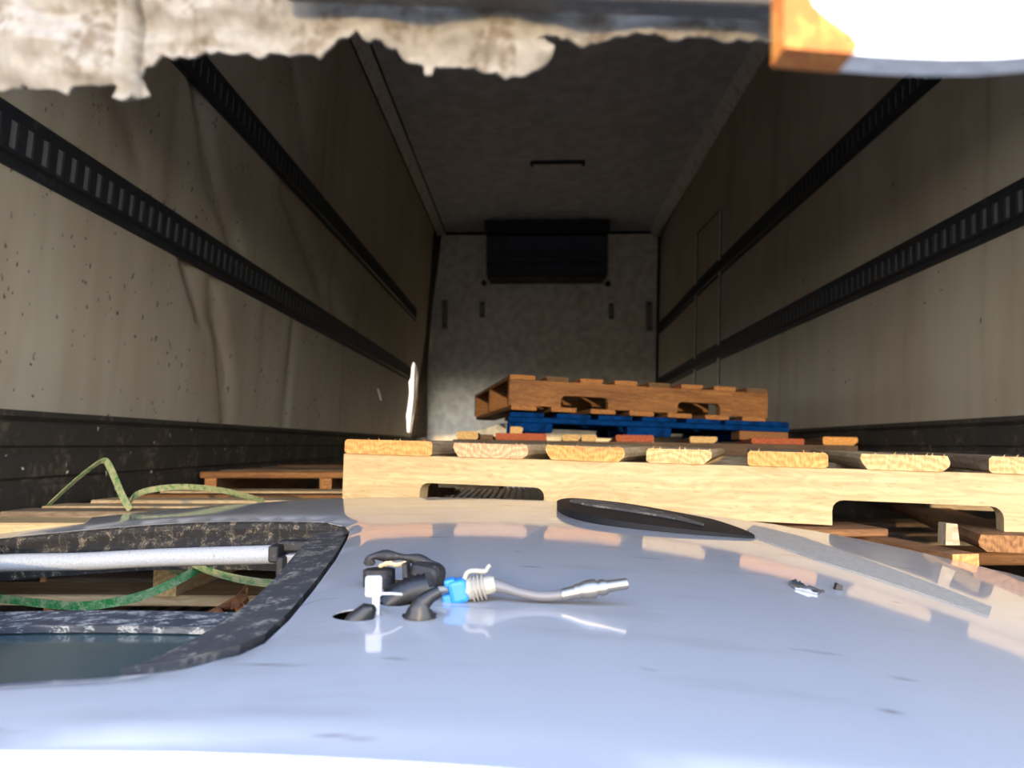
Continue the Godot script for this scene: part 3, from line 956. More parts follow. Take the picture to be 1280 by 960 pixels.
	# --- underneath: support layers
	cross_pallet("lowest weathered pallet on the floor at the left, under the sunroof opening", at(V(-1.03, -0.415, 1.62)), 1.10, 1.3, 0.098,
		[[-0.06, 0.12, M.dark, M.end_dark], [-0.26, 0.10, M.dark, M.end_dark], [-0.46, 0.10, M.dark, M.end_dark], [-0.7, 0.10, M.dark, M.end_dark], [-0.95, 0.10, M.dark, M.end_dark], [-1.2, 0.10, M.dark, M.end_dark]],
		M.dark, M.end_dark, M.dark, [0.03, 0.55, 1.06])
	# --- right: older pallet under the new one, its stringers pointing at the viewer
	var e0 := P(1207, 702, 1.03)
	var e1 := P(1058, 690, 1.30)
	var dirv := Vector3(e0.x - e1.x, 0, e0.z - e1.z).normalized()
	var rb := Basis(Vector3.UP.cross(dirv).normalized(), Vector3.UP, dirv)
	var w8 := 0.50
	var base8 := e0 - rb.x * (w8 - 0.02)
	base8.y = EYE - 0.252
	cross_pallet("broken brown pallet under the new pallet's right end, one beam end in the sun", Transform3D(rb, base8), w8, 0.86, 0.092,
		[[-0.24, 0.11, M.brown, M.end_brown], [-0.50, 0.10, M.grey, M.end_brown], [-0.72, 0.10, M.grey, M.end_brown]],
		M.brown2, M.end_orange, M.dark, [0.03, w8 - 0.02], "", [-0.45, -0.8])
	cross_pallet("dark pallet in the lower right corner beside the car roof edge", at(V(0.66, -0.315, 1.30)), 0.52, 0.75, 0.098,
		[[-0.05, 0.09, M.brown, M.end_brown], [-0.19, 0.09, M.grey, M.end_brown], [-0.36, 0.10, M.dark, M.end_dark], [-0.55, 0.10, M.dark, M.end_dark]],
		M.dark, M.end_dark, M.dark, [0.03, 0.26, 0.48])
	# loose plank, block, chip
	var b2 := MB.new()
	var q0 := P(1140, 641, 1.80)
	var q1 := P(1266, 691, 1.12)
	var pb := frame_of(q1, q0)
	var axis := (q1 - q0).normalized()
	var sidev := axis.cross(Vector3.UP).normalized()
	prism(b2, M.brown2, M.end_brown, Transform3D(Basis(sidev, sidev.cross(axis) * -1.0 if sidev.cross(axis).y < 0 else sidev.cross(axis), axis), q0), board_profile(0.085, 0.024, 1), 0.0, (q1 - q0).length(), Vector2(0.2, 0.4), false)
	tag(obj("loose_plank", b2), "loose split plank slanting out from under the new pallet at the right", "plank")
	b2 = MB.new()
	var q2 := P(1191, 681.5, 1.055)
	prism(b2, M.grey, M.cream2, at(q2), PackedVector2Array([Vector2(-0.0095, 0), Vector2(0.0095, 0), Vector2(0.0075, 0.028), Vector2(-0.0075, 0.029)]), -0.02, 0.0)
	tag(obj("wood_block", b2), "small pale upright wood block on the sunlit beam end", "wood block")

# ---------------------------------------------------------------- car roof
func roof_h(x: float, d: float) -> float:
	x = clampf(x, -1.1, 1.1)
	return -0.1431 - 0.0357 * x + 0.0635 * d - 0.2085 * x * x + 0.0176 * x * d - 0.016 * d * d - 0.0277 * x * x * x + 0.075 * x * x * d

func on_roof(px: float, py: float, drop := 0.0) -> Vector2:
	var lo := 0.15
	var hi := 2.0
	for i in 40:
		var mid := (lo + hi) / 2
		var p := P(px, py, mid)
		if p.y - EYE > roof_h(p.x, mid) - drop: lo = mid
		else: hi = mid
	return Vector2(P(px, py, lo).x, lo)

func roof_at(p: Vector2, lift := 0.0) -> Vector3:
	return V(p.x, roof_h(p.x, p.y) + lift, p.y)

func roof_poly(px: Array, drop := 0.0) -> PackedVector2Array:
	var o := PackedVector2Array()
	for q in px:
		o.append(on_roof(q[0], q[1], drop))
	return o

func ellipse(px: float, py: float, rx: float, ry: float) -> PackedVector2Array:
	var o := PackedVector2Array()
	var c := on_roof(px, py)
	for k in 20:
		o.append(c + Vector2(cos(TAU * k / 20) * rx, sin(TAU * k / 20) * ry))
	return o

func build_roof() -> void:
	var t := thing("car_roof", "silver-white car roof panel with a sunroof opening, laid flat across the truck's rear", "car roof", at(V(0, -0.16, 0.8)))
	var outline := PackedVector2Array()
	var front_a := on_roof(0, 927)
	var front_b := on_roof(640, 949)
	for k in [-3.6, -1.5, 0.0, 0.5, 1.0, 2.5, 4.8]:
		outline.append(front_a.lerp(front_b, k))
	outline.append(Vector2(1.08, 0.85))
	for q in [[1280, 1.0], [1160, 1.055], [1035, 1.115], [930, 1.155], [850, 1.19], [740, 1.24], [650, 1.28], [540, 1.33], [430, 1.37], [320, 1.385], [200, 1.39], [0, 1.37]]:
		outline.append(Vector2((q[0] - 662.0) / 960.0 * q[1], q[1]))
	outline.append(Vector2(-1.0, 1.33))
	var opening := roof_poly([[-60, 849], [0, 843], [150, 835], [232, 823], [300, 806], [331, 792], [362, 764], [392, 729], [420, 692], [434, 668], [437, 659], [431, 652], [405, 647], [300, 646], [200, 650], [100, 658], [0, 668], [-60, 676]])
	opening[0].x = maxf(opening[0].x, -0.9)
	opening[17].x = maxf(opening[17].x, -0.9)
	var holes := [opening, ellipse(444, 768, 0.0150, 0.0145), ellipse(524, 768, 0.0115, 0.0135), ellipse(497, 752, 0.0125, 0.0135), ellipse(500, 727, 0.024, 0.012)]
	var b := MB.new()
	var lip := func(p: Vector2) -> float:                     # the metal rolls down along the opening and along the outer edge
		var near := 1.0
		for i in opening.size():
			near = minf(near, p.distance_to(Geometry2D.get_closest_point_to_segment(p, opening[i], opening[(i + 1) % opening.size()])))
		var e := 1.0
		for i in outline.size():
			e = minf(e, p.distance_to(Geometry2D.get_closest_point_to_segment(p, outline[i], outline[(i + 1) % outline.size()])))
		return -0.006 * exp(-near / 0.009) - 0.004 * exp(-e / 0.006)
	sheet(b, M.paint, outline, holes, Vector2(0.021, 0.021),
		func(p): return roof_at(p, lip.call(p)), func(p): return roof_at(p, lip.call(p) - 0.001), Vector3.UP,
		func(p): return Vector2((p.x + 1.2) / 2.4, p.y / 1.4))
	obj("panel", b, t)
	b = MB.new()                                             # black sheet added so the cable holes look dark
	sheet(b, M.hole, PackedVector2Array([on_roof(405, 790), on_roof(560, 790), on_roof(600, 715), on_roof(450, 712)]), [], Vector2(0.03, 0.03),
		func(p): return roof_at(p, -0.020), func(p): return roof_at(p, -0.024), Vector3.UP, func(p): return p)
	obj("dark_hole_sheet", b, t)
	b = MB.new()                                             # folded flange round the outside
	var dn := dense(outline, 0.03)
	for i in dn.size():
		var p := dn[i]
		var q := dn[(i + 1) % dn.size()]
		b.quad(M.paint_white, roof_at(p, -0.0038), roof_at(q, -0.0038), roof_at(q, -0.018), roof_at(p, -0.018), Vector3((q.y - p.y), 0, (q.x - p.x)))
	obj("folded_flange", b, t)
	# rubber seal along the far side of the opening
	b = MB.new()
	var edge := []
	for q in [[437, 660], [431, 652.5], [405, 647.5], [300, 646.5], [200, 650.5], [100, 658.5], [0, 668.5], [-60, 676.5]]:
		var r := on_roof(q[0], q[1])
		edge.append(roof_at(r, -0.006))
	edge = smooth(edge, 5)
	var prof := [[0.0, 0.0], [0.006, -0.004], [0.008, -0.012], [0.004, -0.026], [0.010, -0.033], [0.016, -0.045], [0.013, -0.054], [0.020, -0.061], [0.018, -0.078], [0.0, -0.054]]
	for i in edge.size() - 1:
		var fa := minf(i / 8.0, 1.0)
		var fb := minf((i + 1) / 8.0, 1.0)
		for j in prof.size() - 1:
			var q := []
			for c in [[edge[i], j, fa], [edge[i + 1], j, fb], [edge[i + 1], j + 1, fb], [edge[i], j + 1, fa]]:
				q.append(c[0] + Vector3(-prof[c[1]][0] * (1.0 - c[2]) , prof[c[1]][1] * (0.45 + 0.4 * c[2]), prof[c[1]][0]))
			b.quad(M.rubber, q[0], q[1], q[2], q[3], Vector3(0, 0.2, 1))
	obj("rubber_seal", b, t)
	# side channel along the right of the opening
	b = MB.new()
	sheet(b, M.rubber2, roof_poly([[437, 660], [434, 668], [420, 692], [392, 729], [362, 764], [331, 792], [300, 806], [232, 823], [150, 835.5], [190, 824], [218, 811], [250, 794], [280, 776], [318, 748], [342, 725], [366, 696], [392, 667]], 0.009), [], Vector2(0.03, 0.03),
		func(p): return roof_at(p, -0.009), func(p): return roof_at(p, -0.020), Vector3.UP, func(p): return p)
	obj("side_channel", b, t)
	# glass panel pushed under the near side, with its muddy seal
	b = MB.new()
	sheet(b, M.glass, roof_poly([[-60, 868], [160, 868], [250, 830], [306, 792], [292, 788], [0, 788], [-60, 788]], 0.022), [], Vector2(0.05, 0.05),
		func(p): return roof_at(p, -0.022), func(p): return roof_at(p, -0.027), Vector3.UP, func(p): return p)
	obj("glass", b, t).set_meta("label", "dark green tinted sunroof glass")
	b = MB.new()
	sheet(b, M.mud, roof_poly([[-60, 784], [0, 784], [285, 785], [318, 772], [300, 766], [0, 765], [-60, 765]], 0.016), [], Vector2(0.02, 0.008),
		func(p): return roof_at(p, -0.016), func(p): return roof_at(p, -0.021), Vector3.UP, func(p): return p)
	obj("muddy_seal", b, t)
	# white roller tube with its end fittings
	b = MB.new()
	var tp := smooth([P(-60, 712, 1.02), P(0, 704, 1.01), P(100, 702, 1.0), P(200, 697, 0.99), P(344, 693, 0.955)], 5)
	var rad := []
	for i in tp.size():
		rad.append(0.0116)
	tube(b, M.tube, tp, rad, 14)
	obj("roller_tube", b, t)
	b = MB.new()
	rbox(b, M.black_matt, Transform3D(Basis.IDENTITY, P(346, 691, 0.948)), 0.013, 0.020, 0.03, 0.003)
	rbox(b, M.black_matt, Transform3D(Basis.IDENTITY, P(354, 707, 0.946)), 0.010, 0.024, 0.03, 0.003)
	obj("tube_cap", b, t)
	b = MB.new()
	rbox(b, M.black_matt, Transform3D(Basis.IDENTITY, P(376, 682, 0.965)), 0.052, 0.014, 0.02, 0.004)
	obj("guide_block", b, t)
	b = MB.new()
	rbox(b, M.plastic, Transform3D(Basis(Vector3.BACK, 0.05), P(376, 704, 0.955)), 0.036, 0.024, 0.02, 0.003)
	obj("end_bracket", b, t)
	# sealant line beyond the antenna base
	b = MB.new()
	sheet(b, M.sealant, roof_poly([[934, 663], [942, 657], [1000, 671], [1068, 695], [1164, 730], [1240, 760], [1236, 772], [1165, 747], [1028, 703], [944, 673]]), [], Vector2(0.02, 0.02),
		func(p): return roof_at(p, 0.0012), func(p): return roof_at(p, -0.001), Vector3.UP, func(p): return p)
	obj("sealant_strip", b, t)
	# antenna gasket: a flat teardrop with an open eye
	var fin := thing("antenna_gasket", "black teardrop-shaped antenna gasket lying on the silver roof against the new pallet", "gasket", at(roof_at(on_roof(800, 650))))
	var fo := curved(roof_poly([[697, 634], [700, 641], [715, 648], [745, 655], [790, 661], [850, 667], [905, 671], [938, 673], [942, 671], [925, 663], [890, 652], [850, 645], [800, 637], [755, 632], [715, 630]]))
	b = MB.new()
	var eye := PackedVector2Array()
	for q in [[712, 636], [740, 641], [790, 647], [840, 654], [880, 662], [850, 652], [800, 642], [750, 635], [722, 633]]:
		eye.append(on_roof(q[0], q[1]))
	var lift := func(p: Vector2) -> float:
		return 0.003 + 0.0075 * clampf((on_roof(942, 671).x - p.x) / 0.25, 0.0, 1.0)
	sheet(b, M.gasket, fo, [], Vector2(0.01, 0.01), func(p): return roof_at(p, lift.call(p)), func(p): return roof_at(p, 0.0005), Vector3.UP, func(p): return p)
	obj("gasket_body", b, fin)
	b = MB.new()
	sheet(b, M.rubber2, eye, [], Vector2(0.008, 0.008), func(p): return roof_at(p, lift.call(p) + 0.003), func(p): return roof_at(p, lift.call(p) - 0.001), Vector3.UP, func(p): return p)
	obj("raised_rib", b, fin)
	# scraps of foil where the paint is scraped
	b = MB.new()
	var f0 := roof_poly([[986, 731], [995, 728], [1004, 733], [1018, 737], [1031, 741], [1022, 744], [1006, 740], [994, 737]])
	sheet(b, M.foil, f0, [], Vector2(0.004, 0.004), func(p): return roof_at(p, 0.002 + 0.0016 * sin(p.x * 900.0) * cos(p.y * 700.0)), func(p): return roof_at(p, 0.0002), Vector3.UP, func(p): return p)
	tag(obj("foil_scrap", b), "crumpled shiny foil scrap on the right half of the silver roof", "foil scrap")
	b = MB.new()
	var ch := roof_at(on_roof(1047, 737))
	prism(b, M.black, M.black, at(ch), PackedVector2Array([Vector2(-0.003, 0.0), Vector2(0.003, 0.0), Vector2(0.0035, 0.004), Vector2(-0.001, 0.006)]), -0.003, 0.003)
	tag(obj("plastic_chip", b), "tiny black plastic chip beside the foil scrap on the silver roof", "plastic chip")

func build_wiring() -> void:
	var d0 := on_roof(500, 752).y
	var dn := on_roof(500, 768).y
	# black bracket with round cup at its left
	var t := thing("wiring_bracket", "black plastic wiring bracket with a round cup standing on the silver roof", "bracket", at(roof_at(on_roof(505, 735))))
	var db := on_roof(500, 733).y
	var b := MB.new()
	var c0 := P(474, 732, db)
	tube(b, M.black_matt, [c0, P(474, 712, db), P(474, 711, db)], [0.0125, 0.0125, 0.0105], 20)
	obj("cup", b, t)
	b = MB.new()
	var arch := smooth([P(462, 706, db), P(465, 696, db), P(490, 695, db + 0.006), P(520, 699, db + 0.008), P(543, 706, db + 0.006), P(549, 716, db)], 5)
	var rr := []
	for i in arch.size():
		rr.append(0.0036 + 0.0012 * sin(i * 0.9))
	tube(b, M.black_matt, arch, rr, 10)
	obj("arched_rim", b, t)
	b = MB.new()
	rbox(b, M.black_matt, Transform3D(Basis(Vector3.UP, -0.3) * Basis(Vector3.BACK, -0.12), P(534, 720, db)), 0.026, 0.020, 0.022, 0.006)
	rbox(b, M.black_matt, Transform3D(Basis(Vector3.BACK, 0.1), P(509, 722, db - 0.004)), 0.004, 0.024, 0.018, 0.001)
	obj("side_block", b, t)
	b = MB.new()
	tube(b, M.cream2, smooth([P(474, 708, db - 0.004), P(486, 704, db - 0.006), P(496, 706, db - 0.006), P(508, 703, db - 0.004)], 4), [0.0012, 0.002, 0.0016, 0.0024, 0.0018, 0.0024, 0.0016, 0.002, 0.0018, 0.0022, 0.0014, 0.002, 0.001], 6)
	obj("hardened_glue", b, t).set_meta("label", "pale dried glue clinging to the rim")
	# ribbed boot rising from the rear hole
	b = MB.new()
	var p0 := P(480, 757, d0)
	var p1 := P(533, 734, d0 + 0.01)
	var pts := []
	var rads := []
	for i in 25:
		var f := i / 24.0
		pts.append(p0.lerp(p1, f) + Vector3(0, 0.002 * sin(f * PI), 0))
		rads.append(lerpf(0.0085, 0.0105, sin(f * PI * 0.8)) * (1.0 + 0.07 * sin(i * 1.9)) * (0.55 if i == 0 else 1.0))
	tube(b, M.black, pts, rads, 16)
	tag(obj("ribbed_boot", b), "ribbed black rubber boot lying between the white tag and the blue plug", "cable boot", "black cable boots")
	# domed boot in the front hole
	b = MB.new()
	var g := roof_at(on_roof(525, 772), -0.003)
	tube(b, M.black, [g, g + Vector3(0, 0.003, 0), g + Vector3(0.000, 0.008, -0.001), g + Vector3(0.001, 0.012, -0.002), g + Vector3(0.006, 0.016, -0.004), g + Vector3(0.012, 0.019, -0.006)], [0.0115, 0.0112, 0.0085, 0.006, 0.0046, 0.004], 20)
	tag(obj("domed_boot", b), "smooth domed black rubber boot poking out of the front hole right of the tag", "cable boot", "black cable boots")
	# curved flap in the left hole
	b = MB.new()
	var h0 := roof_at(on_roof(446, 773), -0.006)
	tube(b, M.black, [h0 + Vector3(-0.008, -0.004, 0), h0 + Vector3(0.0, 0.004, 0.0), h0 + Vector3(0.008, 0.011, 0.0), h0 + Vector3(0.0115, 0.013, 0.001)], [0.006, 0.0075, 0.006, 0.0025], 16, Vector3.UP, 1.0)
	tag(obj("folded_boot", b), "glossy black folded rubber boot sunk in the leftmost roof hole", "cable boot", "black cable boots")
	# white tag on its stem and wire
	t = thing("white_tag", "white plastic cable clip standing on a thin stem at the left hole", "cable clip", at(P(470, 768, dn)))
	b = MB.new()
	rbox(b, M.white, Transform3D(Basis(Vector3.UP, 0.15), P(467, 733, dn)), 0.0112, 0.0142, 0.006, 0.002)
	obj("tag_head", b, t)
	b = MB.new()
	rbox(b, M.white, Transform3D(Basis(Vector3.RIGHT, PI / 2), P(470, 756, dn)), 0.005, 0.004, 0.014, 0.0012)
	obj("stem", b, t)
	b = MB.new()
	tube(b, M.white, [P(474, 742, dn - 0.001), P(490, 742, dn + 0.004), P(502, 743, dn + 0.01)], [0.001, 0.001, 0.001], 8)
	obj("wire", b, t)
	# connector
	t = thing("wire_connector", "blue and white plug with a grey cable ending in a silver metal fitting", "connector", at(P(640, 752, d0)))
	var dc := d0 + 0.004
	b = MB.new()
	tube(b, M.ivory, smooth([P(528, 738, dc + 0.012), P(545, 737, dc + 0.006), P(562, 736, dc)], 4), [0.0022, 0.0022, 0.0022, 0.0022, 0.0022, 0.0022, 0.0022, 0.0022, 0.0022], 10)
	obj("lead", b, t)
	var ax := (P(618, 730, dc) - P(565, 742, dc)).normalized()
	var bz := Basis(Vector3.UP.cross(ax).normalized(), ax.cross(Vector3.UP.cross(ax)).normalized(), ax)
	b = MB.new()
	rbox(b, M.azure, Transform3D(bz, P(574, 738, dc)), 0.017, 0.0165, 0.013, 0.003)
	rbox(b, M.azure, Transform3D(bz, P(563, 728, dc)), 0.012, 0.006, 0.008, 0.0018)
	rbox(b, M.azure, Transform3D(bz, P(562, 748, dc)), 0.012, 0.007, 0.009, 0.0018)
	obj("blue_plug", b, t)
	b = MB.new()
	tube(b, M.ivory, [P(580, 738, dc), P(588, 736, dc), P(614, 731, dc), P(619, 730, dc)], [0.0078, 0.0082, 0.0066, 0.0056], 8)
	obj("housing", b, t)
	for i in 4:
		b = MB.new()
		var rc := P(591 + i * 4.6, 736.5 - i * 1.1, dc)
		tube(b, M.seal, [rc - ax * 0.0007, rc - ax * 0.0003, rc + ax * 0.0004, rc + ax * 0.0008], [0.0086, 0.0095, 0.0095, 0.0086], 16)
		obj("seal_ring", b, t)
	b = MB.new()
	tube(b, M.ivory, smooth([P(581, 724, dc), P(584, 716, dc), P(592, 713.5, dc), P(606, 714, dc), P(610, 709, dc), P(613, 706, dc)], 4), [0.0026, 0.0026, 0.0025, 0.0025, 0.0024, 0.0024, 0.0024, 0.0024, 0.0024, 0.0024, 0.0024, 0.0024, 0.0024, 0.0022, 0.002, 0.002, 0.002, 0.002, 0.002, 0.002, 0.0018], 8, Vector3.UP, 0.8)
	obj("locking_lever", b, t)
	b = MB.new()
	var cab := smooth([P(616, 731, dc), P(632, 735, dc), P(652, 741, dc - 0.002), P(676, 745, dc - 0.003), P(696, 744.5, dc - 0.003), P(708, 742.5, dc - 0.003)], 5)
	rads = []
	for i in cab.size():
		rads.append(lerpf(0.0052, 0.0036, minf(1.0, i / 8.0)))
	tube(b, M.cable, cab, rads, 12)
	obj("cable", b, t)
	b = MB.new()
	var mt := [[703, 743.5, 0.0044], [719, 740, 0.0046], [720, 739.5, 0.0056], [723, 739, 0.0056], [724, 738.5, 0.0048], [730, 737.5, 0.0062], [733, 737, 0.0068], [744, 735.5, 0.0068], [746, 735, 0.0054], [749, 735, 0.0050], [751, 734.5, 0.0058], [757, 733.5, 0.0056], [759, 733, 0.0042], [772, 731, 0.0040], [783, 729.5, 0.0040], [784.5, 729.3, 0.0034]]
	pts = []
	rads = []
	for q in mt:
		pts.append(P(q[0], q[1], dc - 0.003)); rads.append(q[2])
	tube(b, M.chrome, pts, rads, 10)
	obj("metal_fitting", b, t)

# ---------------------------------------------------------------- straps, leaf, sheeting
func build_scraps() -> void:
	var b := MB.new()
	ribbon(b, M.strap, smooth([P(60, 632, 1.56), P(95, 600, 1.57), P(122, 579, 1.58), P(128, 576.5, 1.585), P(134, 578, 1.58), P(142, 594, 1.55), P(153, 620, 1.51), P(163, 637, 1.49)], 5), 0.0135, 0.0012, [Vector3(0.6, 0.7, 0.3), Vector3(0.5, 0.6, 0.5), Vector3(1, 0.2, 0.2), Vector3(1, 0.25, 0.2)])
	tag(obj("strapping_band", b), "green and tan plastic strap bent into a sharp peak by the left wall", "strap", "green plastic straps")
	b = MB.new()
	ribbon(b, M.strap, smooth([P(160, 636, 1.50), P(168, 620, 1.52), P(190, 612, 1.54), P(225, 608.5, 1.54), P(265, 611, 1.52), P(300, 618, 1.48), P(330, 627, 1.43)], 5), 0.0125, 0.0012, [Vector3(0.3, 1, 0.4), Vector3(0, 1, 0.5), Vector3(0, 1, 0.6)])
	tag(obj("strapping_band", b), "green flecked plastic strap arching low over the boards left of the new pallet", "strap", "green plastic straps")
	b = MB.new()
	ribbon(b, M.strap2, smooth([P(-60, 742, 1.06), P(0, 748, 1.06), P(60, 755, 1.06), P(110, 757, 1.06), P(170, 747, 1.08), P(215, 729, 1.11), P(250, 710, 1.15)], 5), 0.0135, 0.0012, [Vector3(0, 1, 0.5), Vector3(0, 1, 0.4), Vector3(0, 1, 0.3)])
	tag(obj("strapping_band", b), "bright green plastic strap curving through the sunroof opening", "strap", "green plastic straps")
	b = MB.new()
	ribbon(b, M.strap, smooth([P(188, 700, 1.20), P(215, 712, 1.19), P(238, 720, 1.18)], 5) , 0.011, 0.0012, [Vector3(0, 1, 0.5), Vector3(0, 1, 0.4)])
	tag(obj("strapping_band", b), "short pale strap end behind the bright green strap, left of the crossing", "strap", "green plastic straps")
	b = MB.new()
	ribbon(b, M.strap, smooth([P(240, 704, 1.13), P(262, 714, 1.12), P(300, 724, 1.10), P(335, 729, 1.08), P(372, 731, 1.06)], 5), 0.0125, 0.0012, [Vector3(0, 1, 0.5), Vector3(0, 1, 0.4)])
	tag(obj("strapping_band", b), "pale green plastic strap crossing behind the bright green one below the roller tube", "strap", "green plastic straps")
	# dry leaf on the mat
	var t := thing("dry_leaf", "curled dry brown leaf lying in the sunroof opening in front of the low pallet", "leaf", at(P(290, 767, 1.18)))
	b = MB.new()
	var ribs := [[262, 766, 1.14, 0.001], [274, 757, 1.15, 0.012], [285, 750, 1.16, 0.018], [296, 744, 1.165, 0.020], [306, 741, 1.17, 0.012], [308, 735, 1.17, 0.002]]
	for i in ribs.size() - 1:
		var r0 = ribs[i]; var r1 = ribs[i + 1]
		for sgn in [-1.0, 1.0]:
			var a0 := P(r0[0], r0[1], r0[2])
			var a1 := P(r1[0], r1[1], r1[2])
			var w0 := Vector3(0.5 * r0[3], (-1.0 if sgn < 0 else -0.4) * r0[3], sgn * r0[3])
			var w1 := Vector3(0.5 * r1[3], (-1.0 if sgn < 0 else -0.4) * r1[3], sgn * r1[3])
			var curl := Vector3(0.003 * sgn, 0.004 * sin(i * 2.0), 0)
			b.quad(M.leaf, a0, a1, a1 + w1 + curl, a0 + w0 + curl, Vector3(0, 0.4, sgn))
	obj("blade", b, t)
	b = MB.new()
	tube(b, M.leaf, [P(255, 768, 1.14), P(274, 757.5, 1.149), P(296, 744.5, 1.164), P(308, 731, 1.17)], [0.0009, 0.0011, 0.001, 0.0008], 6)
	obj("stalk", b, t)
	# crumpled plastic sheeting under the overhanging brown pallet
	b = MB.new()
	var nz := noise(900, 9.0, 2)
	sheet(b, M.sheeting, PackedVector2Array([Vector2(-0.34, 0.0), Vector2(-0.12, 0.0), Vector2(-0.115, 0.085), Vector2(-0.14, 0.08), Vector2(-0.22, 0.055), Vector2(-0.30, 0.03)]), [], Vector2(0.03, 0.03),
		func(p): return V(p.x, 0.025 + p.y, 3.80 + 0.05 * nz.get_noise_2d(p.x, p.y)), func(p): return V(p.x, 0.025 + p.y, 3.808 + 0.05 * nz.get_noise_2d(p.x, p.y)), Vector3.BACK, func(p): return p)
	tag(obj("plastic_sheet", b), "crumpled pale plastic sheet under the overhanging left corner of the brown pallet", "plastic sheet")

# ---------------------------------------------------------------- torn door edge and the bar in front
func build_door() -> void:
	var t := thing("torn_door", "blurred strip of door edge with ragged cream foam insulation torn along its bottom edge", "door", at(V(0.0, 0.14, 0.3)))
	var line := [[-60, 108], [0, 105], [30, 102], [60, 108], [78, 112], [90, 97], [100, 103], [112, 98], [128, 96], [138, 98], [131, 112], [137, 119], [150, 116], [170, 112], [180, 115], [170, 92], [163, 69], [200, 70], [240, 67], [270, 64], [300, 62], [320, 66], [345, 62], [380, 66], [400, 69], [412, 60], [424, 50], [436, 52], [447, 42], [455, 50], [475, 52], [495, 58], [508, 70], [519, 74], [524, 68], [530, 86], [538, 89], [541, 78], [552, 75], [580, 78], [604, 84], [620, 93], [640, 98], [655, 94], [672, 86], [690, 72], [693, 63], [680, 52], [664, 46], [690, 49], [715, 52], [728, 60], [738, 52], [770, 46], [790, 42], [830, 47], [860, 46], [900, 50], [960, 48], [1040, 50], [1180, 52], [1340, 54]]
	var o := PackedVector2Array()
	for q in line:
		var p := P(q[0], q[1], 0.2875 if q[0] < 165 else 0.2945)
		o.append(Vector2(p.x, p.y - EYE))
	var rag := noise(79, 160.0, 3)                             # frayed edge
	var coarse := o.duplicate()
	o = dense(o, 0.0025)
	for i in range(1, o.size() - 2):
		o[i] += Vector2(0.2, 1.0) * 0.0022 * rag.get_noise_2d(o[i].x, o[i].y)
	while o[o.size() - 1].x < 0.2:                              # the closing run of points does not belong to the edge
		o.remove_at(o.size() - 1)
	o.append(Vector2(0.24, 0.19))
	o.append(Vector2(-0.25, 0.19))
	var nz := noise(77, 20.0, 3)
	var nz2 := noise(78, 70.0, 2)
	var b := MB.new()
	var lump := func(p: Vector2) -> float:
		return 0.008 * nz.get_noise_2d(p.x * 0.6, p.y * 1.2) + 0.0025 * nz2.get_noise_2d(p.x * 0.5, p.y) + (0.007 if p.x < -0.158 else 0.0)
	var thin := func(p: Vector2) -> Vector3:                   # the foam thins out to its torn edge
		var near := 1.0
		for i in coarse.size() - 1:
			near = minf(near, p.distance_to(Geometry2D.get_closest_point_to_segment(p, coarse[i], coarse[i + 1])))
		return V(p.x, p.y, 0.2965 - lump.call(p) + 0.012 * smoothstep(0.0, 0.018, near))
	sheet(b, M.foam, o, [], Vector2(0.004, 0.004), func(p): return V(p.x, p.y, 0.295 - lump.call(p)), thin, Vector3.BACK, func(p): return p)
	obj("foam_insulation", b, t)
	b = MB.new()                                             # the torn strip goes on to both jambs
	box(b, M.foam, Transform3D.IDENTITY, V(-1.08, 0.150, 0.294), V(-0.245, 0.192, 0.308))
	box(b, M.foam, Transform3D.IDENTITY, V(0.235, 0.165, 0.294), V(1.23, 0.192, 0.308))
	obj("foam_strip", b, t)
	b = MB.new()
	var pa := P(370, -17, 0.282)
	var pb := P(1000, 8, 0.282)
	rbox(b, M.bar, Transform3D(frame_of(pa, pb) * Basis(Vector3.UP, PI / 2), (pa + pb) / 2 + Vector3(0, 0.0025, 0)), 0.012, 0.012, (pb - pa).length() + 0.01, 0.002)
	obj("metal_edge_bar", b, t)
	b = MB.new()
	box(b, M.bar, Transform3D.IDENTITY, V(-1.09, 0.188, 0.288), V(1.24, 0.205, 0.310))
	obj("top_rail", b, t)
	b = MB.new()                                             # unseen door panel added above; its height limits sun and skylight
	box(b, M.paint_white, Transform3D.IDENTITY, V(-1.09, 0.86, 0.27), V(1.30, TOP, 0.32))
	var dd := obj("door_1", b)
	dd.set_meta("kind", "structure")
	tag(dd, "unseen door panel added above a made-up gap to limit sun and skylight", "door")
	# white painted bar close to the lens
	t = thing("metal_bar", "blurred white painted metal bar with a rusty orange edge in the top right corner", "metal bar", at(V(0.13, 0.1, 0.21)))
	b = MB.new()
	var prof := PackedVector2Array()
	for q in [[966, 82], [985, 84.5], [1040, 89], [1100, 93], [1160, 95], [1220, 94.5], [1280, 90], [1340, 83], [1400, 72], [1400, -90], [966, -90]]:
		var p := P(q[0], q[1], 0.215)
		prof.append(Vector2(p.x, p.y))
	prism(b, M.paint_white, M.paint_white, Transform3D.IDENTITY, prof, -0.215, -0.205)
	obj("painted_face", b, t)
	b = MB.new()
	prof = PackedVector2Array()
	for q in [[965, 83], [1000, 86], [1048, 90], [1054, 82], [1046, 68], [1020, 50], [1000, 32], [992, 8], [994, -30], [990, -91], [965, -91]]:
		var p := P(q[0], q[1], 0.215)
		prof.append(Vector2(p.x, p.y))
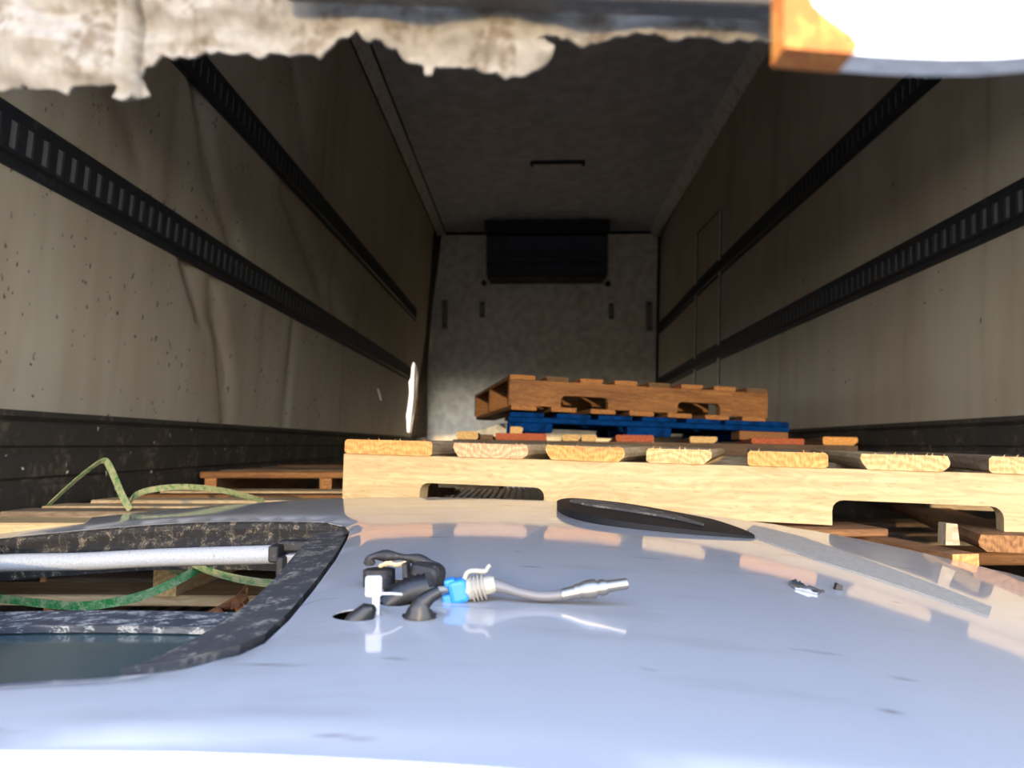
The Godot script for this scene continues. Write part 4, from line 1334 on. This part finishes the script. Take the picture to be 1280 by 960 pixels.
	prism(b, M.rust, M.rust, Transform3D.IDENTITY, prof, -0.2155, -0.2044)
	obj("rusty_edge", b, t).set_meta("label", "orange rust along the left edge and corner")
	b = MB.new()
	box(b, M.paint_white, Transform3D.IDENTITY, V(0.09, 0.165, 0.214), V(0.15, 0.185, 0.288))
	obj("mounting_arm", b, t)

func _ready() -> void:
	rng.seed = 4242
	cam_basis = Basis(Vector3.UP, yaw) * Basis(Vector3.RIGHT, pitch)
	# camera
	var cam := Camera3D.new()
	cam.name = "camera"
	var ca := CameraAttributesPhysical.new()
	ca.frustum_focal_length = 12.0 / tan(atan(480.0 / FOCAL))
	ca.frustum_focus_distance = 0.85
	ca.exposure_aperture = 7.5
	ca.frustum_near = 0.05
	ca.frustum_far = 200.0
	cam.attributes = ca
	cam.transform = Transform3D(cam_basis, Vector3(0, EYE, 0))
	add_child(cam)
	cam.current = true
	# sky, sun, exposure
	var env := Environment.new()
	var sky := Sky.new()
	var sm := ProceduralSkyMaterial.new()
	sm.sky_top_color = S(128, 152, 194)
	sm.sky_horizon_color = S(250, 246, 238)
	sm.sky_curve = 0.25
	sm.ground_horizon_color = S(190, 186, 178)
	sm.ground_bottom_color = S(150, 146, 140)
	sm.sky_energy_multiplier = 3.1
	sky.sky_material = sm
	env.sky = sky
	env.background_mode = Environment.BG_SKY
	env.ambient_light_source = Environment.AMBIENT_SOURCE_BG
	env.tonemap_mode = Environment.TONE_MAPPER_LINEAR
	env.tonemap_exposure = 0.84
	env.sdfgi_enabled = true
	env.ssao_enabled = true
	env.ssil_enabled = true
	var we := WorldEnvironment.new()
	we.name = "world_environment"
	we.environment = env
	add_child(we)
	var sun := DirectionalLight3D.new()
	sun.name = "sun"
	sun.light_color = Color(1.0, 0.87, 0.66)
	sun.light_energy = 1.25
	sun.light_angular_distance = 0.6
	sun.shadow_enabled = true
	sun.rotation = Vector3(deg_to_rad(-5.8), deg_to_rad(-0.4), 0)
	add_child(sun)
	make_materials()
	build_box()
	build_roof()
	build_pallets()
	build_door()
	far_fittings()
	build_wiring()
	build_scraps()
